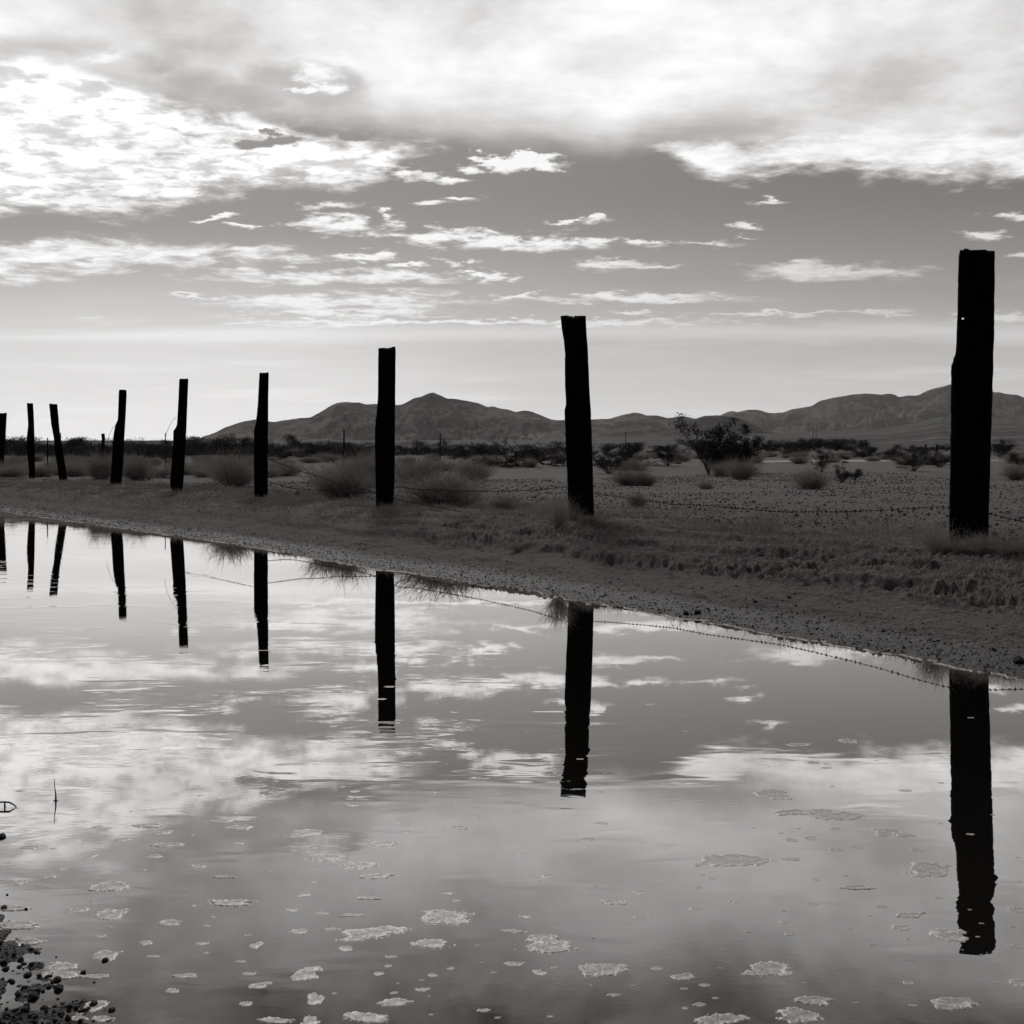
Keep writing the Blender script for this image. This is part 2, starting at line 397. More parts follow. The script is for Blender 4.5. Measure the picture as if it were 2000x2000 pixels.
# ------------------------------------------------------------------ hills
def hill_material(name, base, foot):
    m, t, p = new_mat(name)
    g = t.nodes.new('ShaderNodeNewGeometry')
    a, b, c = xsplit(g.outputs['Position'])
    pos = g.outputs['Position']
    n = xnoise(pos, 0.004, 7, 0.68, 0.6) - 0.5
    n2 = xnoise(xcombine(a, b, c * 3.0), 0.02, 5, 0.7) - 0.5
    low = xmap(c + n * 60.0, foot[0], foot[1], 1.0, 0.0)  # mist at the hill foot, put into the colour as a paler base
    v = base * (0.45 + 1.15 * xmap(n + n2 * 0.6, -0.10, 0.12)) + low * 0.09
    t.links.new(grey(t, xmax(v, 0.01)), p.inputs['Base Color'])
    p.inputs['Roughness'].default_value = 1.0; p.inputs['Specular IOR Level'].default_value = 0.0
    return m
def hill_range(name, pts, D, front, backd, mat, seed, gully=0.16, power=1.25, ux=(-0.75, 0.75), nu=1300, nd=110):
    px = np.array([p[0] for p in pts], float); py = np.array([p[1] for p in pts], float)
    us = np.linspace(ux[0], ux[1], nu)
    prow = np.interp(us * F + 1000, px, py)
    kern = np.array([1, 2, 3, 2, 1.0]); kern /= kern.sum()
    prow = np.convolve(np.pad(prow, 2, 'edge'), kern, 'valid')
    prow = prow + 0.9 * fbm(us * 160, us * 0 + seed, 3, seed)
    ridge = CAM_H + (HY - prow) / F * D
    t = np.concatenate([np.linspace(0, 1, nd), np.linspace(1, 2, 24)[1:]])
    dist = np.where(t <= 1, D - front * (1 - t), D + backd * (t - 1))
    tt_, uu_ = np.meshgrid(t, us, indexing='ij'); dd_, _ = np.meshgrid(dist, us, indexing='ij')
    x = uu_ * dd_; y = dd_
    base = 0.34 + 0.0215 * (dd_ - 34) - 6.0
    rz = np.broadcast_to(ridge, tt_.shape)
    prof = np.where(tt_ <= 1, tt_ ** power, (2 - tt_) ** 1.5)
    zz = base + np.maximum(rz - base, 0) * prof
    wl = 0.16 * front
    gl = np.abs(fbm(x / wl + 0.3 * fbm(x / wl, y / wl, 2, seed + 3), y / (wl * 1.9), 6, seed + 7, 0.62))
    hgt = np.maximum(rz - base, 0)
    win = np.where(tt_ <= 1, (4 * tt_ * (1 - tt_)) ** 0.8 * (1 - 0.3 * tt_), 0)
    zz = zz - gully * hgt * win * (0.5 - gl)
    i2 = np.arange(x.size).reshape(x.shape)
    fc = np.stack([i2[:-1, :-1], i2[:-1, 1:], i2[1:, 1:], i2[1:, :-1]], -1).reshape(-1, 4)
    o = mesh_np(name, np.stack([x, y, zz], -1), fc, [mat], smooth=True)
    tag(o, kind='structure')
    return o
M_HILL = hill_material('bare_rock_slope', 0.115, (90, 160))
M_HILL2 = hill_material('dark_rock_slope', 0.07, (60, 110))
A = [(-600, 866), (300, 864), (360, 860), (385, 858), (400, 852), (418, 846), (443, 833), (470, 824), (498, 819), (511, 818), (524, 823), (537, 824), (560, 820), (583, 817), (605, 816),
     (625, 806), (642, 794), (658, 787), (675, 785), (700, 786), (718, 790), (735, 789), (760, 790), (780, 791), (790, 788), (808, 778), (820, 776), (832, 771), (845, 766), (857, 771),
     (873, 778), (892, 779), (917, 784), (934, 787), (952, 795), (962, 793), (975, 798), (990, 799), (1007, 805), (1027, 801), (1050, 808), (1078, 820), (1100, 821), (1130, 826),
     (1180, 838), (1260, 850), (1400, 860), (2600, 866)]
B = [(-600, 870), (950, 860), (1050, 830), (1090, 821), (1155, 819), (1190, 818), (1210, 812), (1225, 808), (1240, 806), (1252, 808), (1262, 811), (1285, 811), (1307, 817), (1320, 814),
     (1333, 813), (1345, 815), (1357, 818), (1380, 820), (1450, 835), (1600, 850), (2600, 866)]
D_ = [(-600, 872), (1250, 862), (1340, 832), (1385, 816), (1408, 811), (1420, 804), (1432, 802), (1440, 805), (1460, 801), (1473, 800), (1485, 801), (1500, 807), (1530, 806), (1545, 799), (1585, 793),
      (1600, 783), (1615, 780), (1625, 777), (1660, 771), (1690, 768), (1720, 771), (1735, 769), (1747, 770), (1757, 776), (1770, 773), (1795, 772), (1810, 763), (1825, 758),
      (1840, 756), (1857, 750), (1885, 746), (1910, 755), (1940, 766), (1953, 766), (1965, 770), (1985, 771), (2000, 776), (2100, 784), (2300, 800), (2600, 840)]
C_ = [(-600, 872), (1180, 862), (1280, 846), (1320, 834), (1357, 819), (1375, 812), (1400, 811), (1440, 815), (1460, 825), (1490, 838), (1520, 848), (1560, 855), (1700, 862), (2600, 870)]
LOW = [(-600, 872), (1120, 860), (1200, 846), (1240, 841), (1290, 841), (1350, 846), (1450, 856), (1560, 862), (2600, 870)]
FOOT = [(-600, 876), (1040, 868), (1180, 862), (1300, 861), (1440, 857), (1500, 855), (1600, 849.5), (1720, 842), (1762, 836), (1780, 832), (1800, 827), (1825, 820), (1840, 817), (1858, 820),
        (1900, 823), (1940, 821), (2000, 818), (2100, 816), (2600, 822)]
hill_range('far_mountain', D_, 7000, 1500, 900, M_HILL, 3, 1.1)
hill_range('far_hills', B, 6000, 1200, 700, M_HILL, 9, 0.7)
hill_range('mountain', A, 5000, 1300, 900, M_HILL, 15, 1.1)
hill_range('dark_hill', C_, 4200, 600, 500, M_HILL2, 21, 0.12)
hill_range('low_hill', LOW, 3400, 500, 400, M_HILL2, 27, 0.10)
hill_range('alluvial_slope', FOOT, 1700, 1420, 500, MAT_GROUND, 33, 0.03, 1.0)

# ------------------------------------------------------------------ water
def water_material():
    m = bpy.data.materials.new('still_water'); m.use_nodes = True; t = m.node_tree; t.nodes.clear(); X.nt = t
    g = t.nodes.new('ShaderNodeNewGeometry')
    a, b, c = xsplit(g.outputs['Position'])
    v = a * NX + b * NY; u = a * AX + b * AY
    pos = xcombine(a, b, 0.0)
    calm = xmap(v + (xnoise(pos, 0.8, 2, 0.5) - 0.5) * 1.6, 1.7, 3.3, 1.0, 0.0)
    patchy = xmap(xnoise(xcombine(a * 0.5, b, 3.0), 1.6, 2, 0.5), 0.42, 0.60)
    rip = xnoise(xcombine(a * 0.8, b * 1.3, 0.0), 9.0, 3, 0.5)
    rip2 = xnoise(xcombine(a, b * 2.2, 5.0), 34.0, 2, 0.5)
    swell = xnoise(xcombine(a, b, 9.0), 1.3, 2, 0.5)
    line = xnoise(xcombine(a * 0.9, b * 2.6, 2.0), 7.0, 2, 0.5)
    sparse = xmap(xnoise(xcombine(a * 0.6, b * 1.6, 7.0), 3.3, 2, 0.6), 0.52, 0.68)
    zone = xmax(calm, xmap(u, 7.0, 11.0) * xmap(v, 4.0, 3.4))
    hgt = rip * 0.10 * calm * patchy + line * 1.1 * zone * sparse * xmap(b, 1.4, 3.0, 0.6, 1.0) + rip2 * 0.05 * zone + swell * 0.05
    bmp = t.nodes.new('ShaderNodeBump'); bmp.inputs['Strength'].default_value = 1.0; bmp.inputs['Distance'].default_value = 0.00055
    t.links.new(hgt.s, bmp.inputs['Height'])
    fr = t.nodes.new('ShaderNodeFresnel'); fr.inputs['IOR'].default_value = 1.333
    t.links.new(bmp.outputs[0], fr.inputs['Normal'])
    refl = xcurve(X(fr.outputs[0]), [(0, .06), (.04, .13), (.065, .18), (.10, .29), (.17, .55), (.257, .77), (.47, .92), (1, 1)])
    gl = t.nodes.new('ShaderNodeBsdfGlossy'); gl.inputs['Roughness'].default_value = 0.012
    gl.inputs['Color'].default_value = (1, 0.985, 0.975, 1)
    t.links.new(bmp.outputs[0], gl.inputs['Normal'])
    df = t.nodes.new('ShaderNodeBsdfDiffuse'); df.inputs['Color'].default_value = (0.013, 0.012, 0.011, 1)
    mx = t.nodes.new('ShaderNodeMixShader'); t.links.new(refl.s, mx.inputs[0])
    t.links.new(df.outputs[0], mx.inputs[1]); t.links.new(gl.outputs[0], mx.inputs[2])
    o = t.nodes.new('ShaderNodeOutputMaterial'); t.links.new(mx.outputs[0], o.inputs[0])
    return m
M_WATER = water_material()
# the sheet follows the pool: its far side runs under the bank
ux = np.linspace(-12, 34, 60)
vx = np.linspace(-14, 6.0, 40)
wu, wv = np.meshgrid(ux, vx, indexing='ij')
wx = AX * wu + NX * wv; wy = AY * wu + NY * wv
wi = np.arange(wx.size).reshape(wx.shape)
wf = np.stack([wi[:-1, :-1], wi[:-1, 1:], wi[1:, 1:], wi[1:, :-1]], -1).reshape(-1, 4)[:, ::-1]
water = mesh_np('water', np.stack([wx, wy, wx * 0], -1), wf, [M_WATER])
tag(water, kind='structure')
if water.data.polygons[0].normal.z < 0:
    water.data.flip_normals()
if ground.data.polygons[5000].normal.z < 0:
    ground.data.flip_normals()

# ------------------------------------------------------------------ fence posts
def post_material():
    m, t, p = new_mat('weathered_tie_wood')
    g = t.nodes.new('ShaderNodeTexCoord')
    a, b, c = xsplit(g.outputs['Object'])
    grain = xnoise(xcombine(a * 9.0, b * 9.0, c * 0.7), 9.0, 5, 0.65)
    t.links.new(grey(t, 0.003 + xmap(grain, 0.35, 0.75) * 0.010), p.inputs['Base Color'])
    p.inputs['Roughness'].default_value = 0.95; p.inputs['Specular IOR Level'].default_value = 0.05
    bm_ = t.nodes.new('ShaderNodeBump'); bm_.inputs['Strength'].default_value = 0.8; bm_.inputs['Distance'].default_value = 0.008
    t.links.new(grain.s, bm_.inputs['Height']); t.links.new(bm_.outputs[0], p.inputs['Normal'])
    return m
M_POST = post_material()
POSTS = [
 # depth, left outline (x, y), right outline (x, y), base row, label
 (6.27, [(1874,492),(1872,500),(1870,574),(1869,618),(1867,672),(1865.8,692),(1862,698),(1860,708),(1857.3,712),(1856.7,753),(1856,837),(1854.7,921),(1853,955),(1853,1022),(1856,1072)],
        [(1942,492),(1942.3,497),(1943,551),(1941.5,652),(1939,753),(1936.5,837),(1933,955),(1931.5,1005),(1930,1062),(1930,1072)], 'thickest and nearest wooden fence post, filling the right side of the view'),
 (9.20, [(1095,620),(1096,632),(1098,650),(1101,665),(1104,697),(1103,700),(1103.3,749),(1105,790),(1102,799),(1102,806),(1103,824),(1105,880),(1108,933),(1109,980),(1112,1012)],
        [(1144.3,618),(1145,635),(1149,700),(1151,752),(1154.5,816),(1158,907),(1159,959),(1161,1013)], 'second nearest wooden fence post, its head notched and bulging to the left'),
 (11.76, [(739,681),(738.5,700),(738.5,726),(738,778),(735,810),(732,837),(732,881),(733,933),(734,986)],
        [(772.8,679.5),(772.7,700),(772,778),(771.6,855),(771,933),(769,986)], 'tall straight wooden fence post standing before the left part of the mountain'),
 (14.9, [(506.6,729),(503.5,790),(500,825),(496,840),(495.8,881),(495.8,946),(497,972)],
        [(525,728),(524,777),(523.7,881),(523,972)], 'wooden fence post narrowing to its top, at the left foot of the mountain'),
 (17.0, [(350,740),(348,790),(345.5,829),(343,836),(338.5,842),(338,868),(335,907),(332,946),(335,957)],
        [(368,741),(366,790),(364,842),(362,881),(360,920),(357,957)], 'wooden fence post with a loose wire loop curling off its left side'),
 (20.5, [(232,762),(231,798),(230,820),(227,826),(224,834),(221,855),(218.7,894),(215,943)],
        [(247.7,762),(246,803),(243,855),(240.7,907),(237.5,943)], 'wooden fence post leaning right above a stepped, wider lower half'),
 (22.9, [(96,791),(100,829),(105,855),(107,881),(114,925),(115.7,938)],
        [(112,789),(114.6,816),(116.5,842),(121,868),(124,886),(129.4,920),(131.5,938)], 'wooden fence post tilted strongly to the left'),
 (25.3, [(52.5,789),(55,829),(52.5,853),(53,881),(56.4,920),(56,937)],
        [(64.7,787.5),(66.8,829),(67.8,868),(68.6,920),(69,937)], 'slim upright wooden fence post left of the tilted one'),
 (28.6, [(-7,807),(-8,842),(-11,881),(-15,932)],
        [(13.5,807),(11.6,842),(9.8,881),(5,928),(5,932)], 'wooden fence post cut off by the left edge of the view'),
]
def build_post(i, D, lft, rgt, label):
    rng = np.random.default_rng(100 + i)
    top = min(lft[0][1], rgt[0][1]); bot = max(lft[-1][1], rgt[-1][1])
    n = 90
    rows = np.linspace(top, bot, n)
    xl = np.interp(rows, [p[1] for p in lft], [p[0] for p in lft]); xr = np.interp(rows, [p[1] for p in rgt], [p[0] for p in rgt])
    wm = np.mean(xr - xl) * D / F
    k = (D - 0.35 * wm) / D
    X0, Xb = (xl + xr) / 2, None
    z = CAM_H + (HY - rows) / F * D
    cx = (X0 - 1000) / F * D; hw = (xr - xl) / 2 * D / F * k
    th = math.atan2(np.mean(cx), D); ct, st_ = math.cos(th), math.sin(th); hw = hw * ct; wm = wm * ct
    hd = wm * 0.46
    # below ground
    zb = z[-1] - np.array([0.12, 0.35]); z = np.concatenate([z, zb]); cx = np.concatenate([cx, [cx[-1]] * 2]); hw = np.concatenate([hw, [hw[-1]] * 2])
    n = len(z); m = 28
    ang = np.arange(m) / m * 2 * math.pi + 0.11
    ca, sa = np.cos(ang), np.sin(ang)
    p = 0.30
    sx = np.sign(ca) * np.abs(ca) ** p; sy = np.sign(sa) * np.abs(sa) ** p
    sx /= np.abs(sx).max()
    ox, oz = cx[-1], z[n - 3]
    zz, aa = np.meshgrid(z, ang, indexing='ij')
    cr = fbm(np.broadcast_to(np.arange(m) * 0.55, zz.shape) + 10 * i, zz * 1.6 / wm * 0.22, 4, 200 + i)
    crack = np.maximum(cr - 0.12, 0) * 0.5
    edge = 0.05 * fbm(np.broadcast_to(np.arange(m) * 0.9, zz.shape) + 3 * i, zz * 26, 3, 300 + i)
    sc = 1 - crack * 0.35 + edge * 0.55
    ax_ = hw[:, None] * sx[None, :] * sc; ay_ = hd * sy[None, :] * sc     # a face turned to the water
    x = cx[:, None] + ax_ * ct + ay_ * st_
    y = D - ax_ * st_ + ay_ * ct
    zc = zz.copy()
    jag = 0.09 * wm * np.sign(rng.random(m) - .4) * rng.random(m) + 0.05 * wm * np.sin(ang * 2 + i)
    jag -= jag.max() * 0.7
    zc[0] += jag; zc[1] += jag * 0.4
    verts = [np.stack([x, y, zc], -1).reshape(-1, 3)]
    # weathered end grain
    base = n * m; caps = []
    rad = [0.72, 0.42, 0.15]
    for q in rad:
        xx = cx[0] + (x[0] - cx[0]) * q; yy = D + (y[0] - D) * q
        zt = zc[0] * q + z[0] * (1 - q) + (rng.random(m) - 0.6) * 0.07 * wm
        caps.append(np.stack([xx, yy, zt], -1))
    verts += caps; verts.append(np.array([[cx[0], D, z[0] - 0.03 * wm]]))
    V_ = np.concatenate(verts)
    V_ = V_ - np.array([ox, D, oz])
    fs = []
    for a in range(n - 1):
        for b in range(m):
            c = (b + 1) % m
            fs.append((a * m + b, (a + 1) * m + b, (a + 1) * m + c)); fs.append((a * m + b, (a + 1) * m + c, a * m + c))
    prev = 0
    for r_ in range(3):
        cur = base + r_ * m
        for b in range(m):
            c = (b + 1) % m
            fs.append((cur + b, prev + b, prev + c)); fs.append((cur + b, prev + c, cur + c))
        prev = cur
    ci = base + 3 * m
    for b in range(m): fs.append((ci, prev + b, prev + (b + 1) % m))
    o = mesh_np('fence_post', V_, np.array(fs), [M_POST], loc=(ox, D, oz))
    # old bolt hole right through the nearest post
    if i == 0:
        hx, hz = (1880.5 - 1000) / F * D - ox, CAM_H + (HY - 621) / F * D - oz
        hb = mesh_np('hole', [[hx + a + b * 0.446, b, hz + c] for a in (-.0075, .0075) for b in (-.4, .4) for c in (-.018, .018)],
                     [(0, 1, 3, 2), (4, 6, 7, 5), (0, 4, 5, 1), (2, 3, 7, 6), (0, 2, 6, 4), (1, 5, 7, 3)], loc=(ox, D, oz))
        md = o.modifiers.new('hole', 'BOOLEAN'); md.object = hb; md.operation = 'DIFFERENCE'; md.solver = 'EXACT'
        bpy.context.view_layer.update()
        me = bpy.data.meshes.new_from_object(o.evaluated_get(bpy.context.evaluated_depsgraph_get()))
        o.modifiers.clear(); o.data = me; bpy.data.objects.remove(hb)
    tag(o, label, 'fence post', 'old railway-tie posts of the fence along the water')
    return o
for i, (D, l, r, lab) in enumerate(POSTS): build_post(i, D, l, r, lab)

# ------------------------------------------------------------------ tubes, wires
def tube_np(pts, rad, m=5):
    pts = np.asarray(pts, float); n = len(pts)
    rad = np.broadcast_to(rad, (n,)).astype(float)
    tg = np.gradient(pts, axis=0); tg /= np.linalg.norm(tg, axis=1)[:, None] + 1e-9
    ref = np.array([0, 0, 1.0]) if abs(tg[0, 2]) < 0.9 else np.array([1.0, 0, 0])
    a = np.cross(tg, ref); a /= np.linalg.norm(a, axis=1)[:, None] + 1e-9
    b = np.cross(tg, a)
    an = np.arange(m) / m * 2 * math.pi
    V_ = pts[:, None, :] + rad[:, None, None] * (np.cos(an)[None, :, None] * a[:, None, :] + np.sin(an)[None, :, None] * b[:, None, :])
    i2 = np.arange(n * m).reshape(n, m); j = np.roll(i2, -1, axis=1)
    f = np.stack([i2[:-1], i2[1:], j[1:], j[:-1]], -1).reshape(-1, 4)
    return V_.reshape(-1, 3), f
class Pile:
    def __init__(s): s.v = []; s.f = []; s.n = 0
    def add(s, v, f):
        s.v.append(np.asarray(v, float)); s.f.append(np.asarray(f, int) + s.n); s.n += len(v)
    def build(s, name, mat, smooth=False, parent=None, loc=None):
        v = np.concatenate(s.v)
        if loc is not None: v = v - np.asarray(loc)
        return mesh_np(name, v, np.concatenate(s.f), [mat], smooth, parent, loc)
M_WIRE = simple_mat('rusty_wire', 0.015, 0.3, 40, 0.7)
PXZ = [((p[1][0][0] + p[2][0][0]) / 2, p[0]) for p in POSTS]
BASES = [((p[1][-1][0] + p[2][-1][0]) / 2, p[0]) for p in POSTS]
def fence_xyz(px, py, i, j):
    """point over the fence line between posts i and j (indices into POSTS)"""
    a = np.array([(BASES[i][0] - 1000) / F * BASES[i][1], BASES[i][1]]); b = np.array([(BASES[j][0] - 1000) / F * BASES[j][1], BASES[j][1]])
    uu = (px - 1000) / F; d = b - a
    t = (uu * a[1] - a[0]) / (d[0] - uu * d[1])
    D = a[1] + t * d[1]
    return np.array([uu * D, D, CAM_H + (HY - py) / F * D])
def wire(pts, i, j, label, barbs=True, name='barbed_wire', rad=0.0012, step=0.038):
    P_ = np.array([fence_xyz(x, y, i, j) for x, y in pts])
    seg = np.concatenate([[0], np.cumsum(np.linalg.norm(np.diff(P_, axis=0), axis=1))])
    n = max(int(seg[-1] / 0.02), 8)
    s = np.linspace(0, seg[-1], n)
    C = np.stack([np.interp(s, seg, P_[:, k]) for k in range(3)], -1)
    kern = np.hanning(11); kern /= kern.sum()
    for k in range(3): C[:, k] = np.convolve(np.pad(C[:, k], 5, 'reflect', reflect_type='odd'), kern, 'valid')
    C[:, 2] += 0.002 * fbm(s * 6, s * 0 + i, 2, 400 + i)
    pile = Pile()
    tw = s * 2 * math.pi / 0.08
    off = np.stack([np.zeros(n), np.cos(tw), np.sin(tw)], -1) * 0.002
    pile.add(*tube_np(C + off, rad, 4)); pile.add(*tube_np(C - off, rad, 4))
    if barbs:
        rng = random.Random(i * 7 + int(pts[0][0]))
        d = 0.03
        while d < seg[-1] - 0.02:
            c = np.array([np.interp(d, s, C[:, k]) for k in range(3)])
            for q in range(2):
                a = rng.uniform(0, math.pi * 2); l = rng.uniform(0.007, 0.014)
                dv = np.array([rng.uniform(-.5, .5), math.cos(a), math.sin(a)]) * l
                pile.add(*tube_np([c - dv, c, c + dv], [0.0014, 0.0058, 0.0014], 4))
            d += step * rng.uniform(0.8, 1.25)
    o = pile.build(name, M_WIRE, False, None, C[0])
    return tag(o, label, 'barbed wire' if barbs else 'wire', 'strands of barbed wire between the posts' if barbs else None)
wire([(1152,962),(1165,963),(1188,968),(1253,977),(1270,979.5),(1316,985),(1381,987),(1459,994),(1536,1000),(1588,1000),(1699,998),(1802,991),(1849,990),(1862,990)], 1, 0,
     'long sagging barbed wire strand between the two nearest posts')
wire([(1925,1001),(1936,1003.5),(1970,1012.6),(2000,1020),(2100,1040),(2260,1060)], 1, 0, 'barbed wire leaving the nearest post towards the right edge of the view')
wire([(765,964),(772.7,950),(814,955.7),(899,958.8),(955,960),(1033,958),(1109,951),(1118,951)], 2, 1, 'barbed wire hanging low from the post by the mountain to the notched post')
wire([(515,894),(525.5,896.7),(555,908),(586,920),(622.6,930),(659,943),(723,959),(740,963)], 3, 2, 'upper barbed wire sloping down right from the narrow-topped post')
wire([(515,936),(527,940.7),(555,950),(581,955),(622,957.5),(680,961),(731,962.7),(740,963)], 3, 2, 'lower barbed wire running right from the narrow-topped post')
wire([(765,970),(772.7,974),(788,978),(827,986),(879,995),(929,1004)], 2, 1, 'slack barbed wire trailing down into the grass right of the tall straight post')
wire([(352,886),(362,889),(430,886),(496,883),(505,883)], 4, 3, 'faint barbed wire between the wire-loop post and the narrow-topped post')
wire([(1316,985),(1303,1006),(1290,1028)], 1, 0, 'thin stay wire hanging at a slant below the longest strand', False, 'stay_wire', 0.0016)
wire([(344,815),(338,820),(331,832),(326,843),(323,856),(322,866)], 5, 4, 'thin bent wire loop curling off a post against the sky', False, 'wire_loop', 0.0030)
wire([(228,828),(221,834),(215,845),(211,858),(208,866)], 6, 5, 'short bent wire arching off the stepped post', False, 'wire_loop', 0.0030)

# ------------------------------------------------------------------ small posts and stakes beyond the fence
def stake(px, ytop, D, width_px, label, name, cat, wood=True, cross=False):
    x = (px - 1000) / F * D; zt = CAM_H + (HY - ytop) / F * D; zg = land1(x, D) - 0.08
    w = width_px / F * D / 2
    pile = Pile()
    hs = np.linspace(0, 1, 12)
    rng = random.Random(int(px))
    pts = [(x + w * 0.25 * rng.uniform(-1, 1), D, zg + (zt - zg) * h) for h in hs]
    pile.add(*tube_np(pts, [w * rng.uniform(0.85, 1.08) for _ in hs], 7 if wood else 4))
    pile.add([(pts[-1][0] + w * math.cos(k) , D + w * math.sin(k), zt) for k in np.arange(7) / 7 * 2 * math.pi] + [(pts[-1][0], D, zt + w * .3)],
             [(k, (k + 1) % 7, 7, 7) for k in range(7)])
    if not wood:
        for k in range(5):
            z0 = zt - 0.08 - k * 0.12
            pile.add(*tube_np([(x - w * 1.5, D - w, z0), (x + w * 1.5, D - w, z0 + .01)], w * .5, 4))
    o = pile.build(name, M_POST if wood else M_WIRE, False, None, (x, D, zg))
    return tag(o, label, cat)
stake(201.5, 847, 42, 6.5, 'short thick wooden stub post left of the stepped post', 'stub_post', 'post')
stake(672, 839, 46, 3.2, 'thin upright stake rising above the dark scrub before the mountain', 'wooden_stake', 'stake')
stake(860, 846.5, 50, 2.2, 'thin metal stake with a small head, before the highest peak', 'metal_stake', 'stake', False)
stake(93, 855, 34, 2.4, 'thin stake in the scrub between the tilted post and its slim neighbour', 'wooden_stake', 'stake')
stake(323, 845, 30, 1.8, 'thin stake standing at the foot of the bent wire loop', 'metal_stake', 'stake', False)
stake(118.5, 845, 30, 1.6, 'thin stake close behind the right side of the tilted post', 'wooden_stake', 'stake')
stake(1222, 843, 60, 1.4, 'tiny far stake under the hills right of the notched post', 'wooden_stake', 'stake')
# H-shaped brace of an old gate far away
gb = empty('fence_brace', ((1818 - 1000) / F * 95, 95, land1((1818 - 1000) / F * 95, 95)))
tag(gb, 'two short dark posts joined by a rail, far off left of the nearest post', 'fence brace')
for px in (1807.5, 1829.5):
    x = (px - 1000) / F * 95; zt = CAM_H + (HY - 868) / F * 95
    v, f = tube_np([(x - gb.location.x, 0, -0.3), (x - gb.location.x + .02, 0, zt - gb.location.z)], [0.09, 0.08], 7)
    mesh_np('post', v, f, [M_POST], parent=gb)
v, f = tube_np([((1808 - 1818) / F * 95, 0, zt - gb.location.z - 0.35), ((1829 - 1818) / F * 95, 0, zt - gb.location.z - 0.33)], [0.035, 0.035], 6)
mesh_np('rail', v, f, [M_POST], parent=gb)
for px, yt in ((1588, 836), (1594, 834)):
    stake(px, yt, 520, 1.0, ('left' if px < 1590 else 'right') + ' one of two faint utility poles far out on the plain below the mountain', 'utility_pole', 'utility pole', False)

# ------------------------------------------------------------------ plants
M_TWIG = simple_mat('dry_twigs', 0.46, 0.5, 3.0, 1.0)
M_STEM = simple_mat('bark_stems', 0.08, 0.4, 12.0, 1.0)
M_LEAF = simple_mat('dull_leaves', 0.028, 0.5, 4.0, 0.9)
M_DEAD = simple_mat('dead_wood', 0.022, 0.4, 9.0, 1.0)
M_GRASS = simple_mat('dry_grass', 0.46, 0.45, 2.0, 1.0)
M_STONE = simple_mat('dark_stone', 0.028, 0.5, 30.0, 0.8, 4, 0.5)

def ribbons(P0, dirs, lens, bend, width, rng, seg=3, droop=0.0):
    """thin tapering blades; P0, dirs (n,3)"""
    n = len(P0); out = []; 
    side = np.cross(dirs, rng.normal(size=(n, 3))); side /= np.linalg.norm(side, axis=1)[:, None] + 1e-9
    bv = rng.normal(size=(n, 3)) * bend
    cols = []
    for k in range(seg + 1):
        t = k / seg
        c = P0 + dirs * (lens * t)[:, None] + bv * (lens * t * t)[:, None]
        c[:, 2] -= droop * lens * t * t
        w = width * (1 - 0.85 * t)
        cols.append(c - side * w[:, None] if np.ndim(w) else c - side * w); cols.append(c + side * w[:, None] if np.ndim(w) else c + side * w)
    V_ = np.stack(cols, 1).reshape(-1, 3)
    b = (np.arange(n) * (2 * (seg + 1)))[:, None]
    q = np.array([[2 * k, 2 * k + 1, 2 * k + 3, 2 * k + 2] for k in range(seg)])
    Fq = (b[:, :, None] + q[None]).reshape(-1, 4)
    return V_, Fq

def fuzzy_parts(seed, n_stem=60, n_twig=1500, flat=0.75, lean=0.0, wid=1.0):
    """rounded brush about 1 m wide and flat m high, made of fine upright twigs"""
    rng = np.random.default_rng(seed)
    lob = rng.normal(size=(7, 2)) * 0.17
    ids = rng.integers(0, 7, n_stem)
    a = rng.uniform(0, 2 * math.pi, n_stem); e = rng.beta(2.2, 1.5, n_stem) * 1.15 + 0.30
    d = np.stack([np.cos(a) * np.cos(e), np.sin(a) * np.cos(e), np.sin(e)], 1)
    p0 = np.stack([lob[ids, 0] * .5, lob[ids, 1] * .5, np.zeros(n_stem)], 1)
    ln = rng.uniform(0.30, 0.50, n_stem) * (0.75 + 0.35 * np.sin(a * 3 + seed) ** 2)
    sv, sf = ribbons(p0, d, ln * 0.98, 0.25, 0.005, rng, 3)
    k = rng.integers(0, n_stem, n_twig); t = rng.uniform(0.15, 0.95, n_twig)
    q0 = p0[k] + d[k] * (ln[k] * t)[:, None] + rng.normal(size=(n_twig, 3)) * 0.045
    q0[:, 2] = np.abs(q0[:, 2])
    dd_ = d[k] + rng.normal(size=(n_twig, 3)) * 0.42; dd_[:, 2] = np.abs(dd_[:, 2]) + 0.15
    dd_ /= np.linalg.norm(dd_, axis=1)[:, None]
    tv, tf = ribbons(q0, dd_, rng.uniform(0.10, 0.24, n_twig), 0.3, 0.0024 * wid, rng, 2)
    for v in (sv, tv):
        v[:, 2] *= flat / 0.62; v[:, 0] += lean * v[:, 2]
    return (sv, sf), (tv, tf)

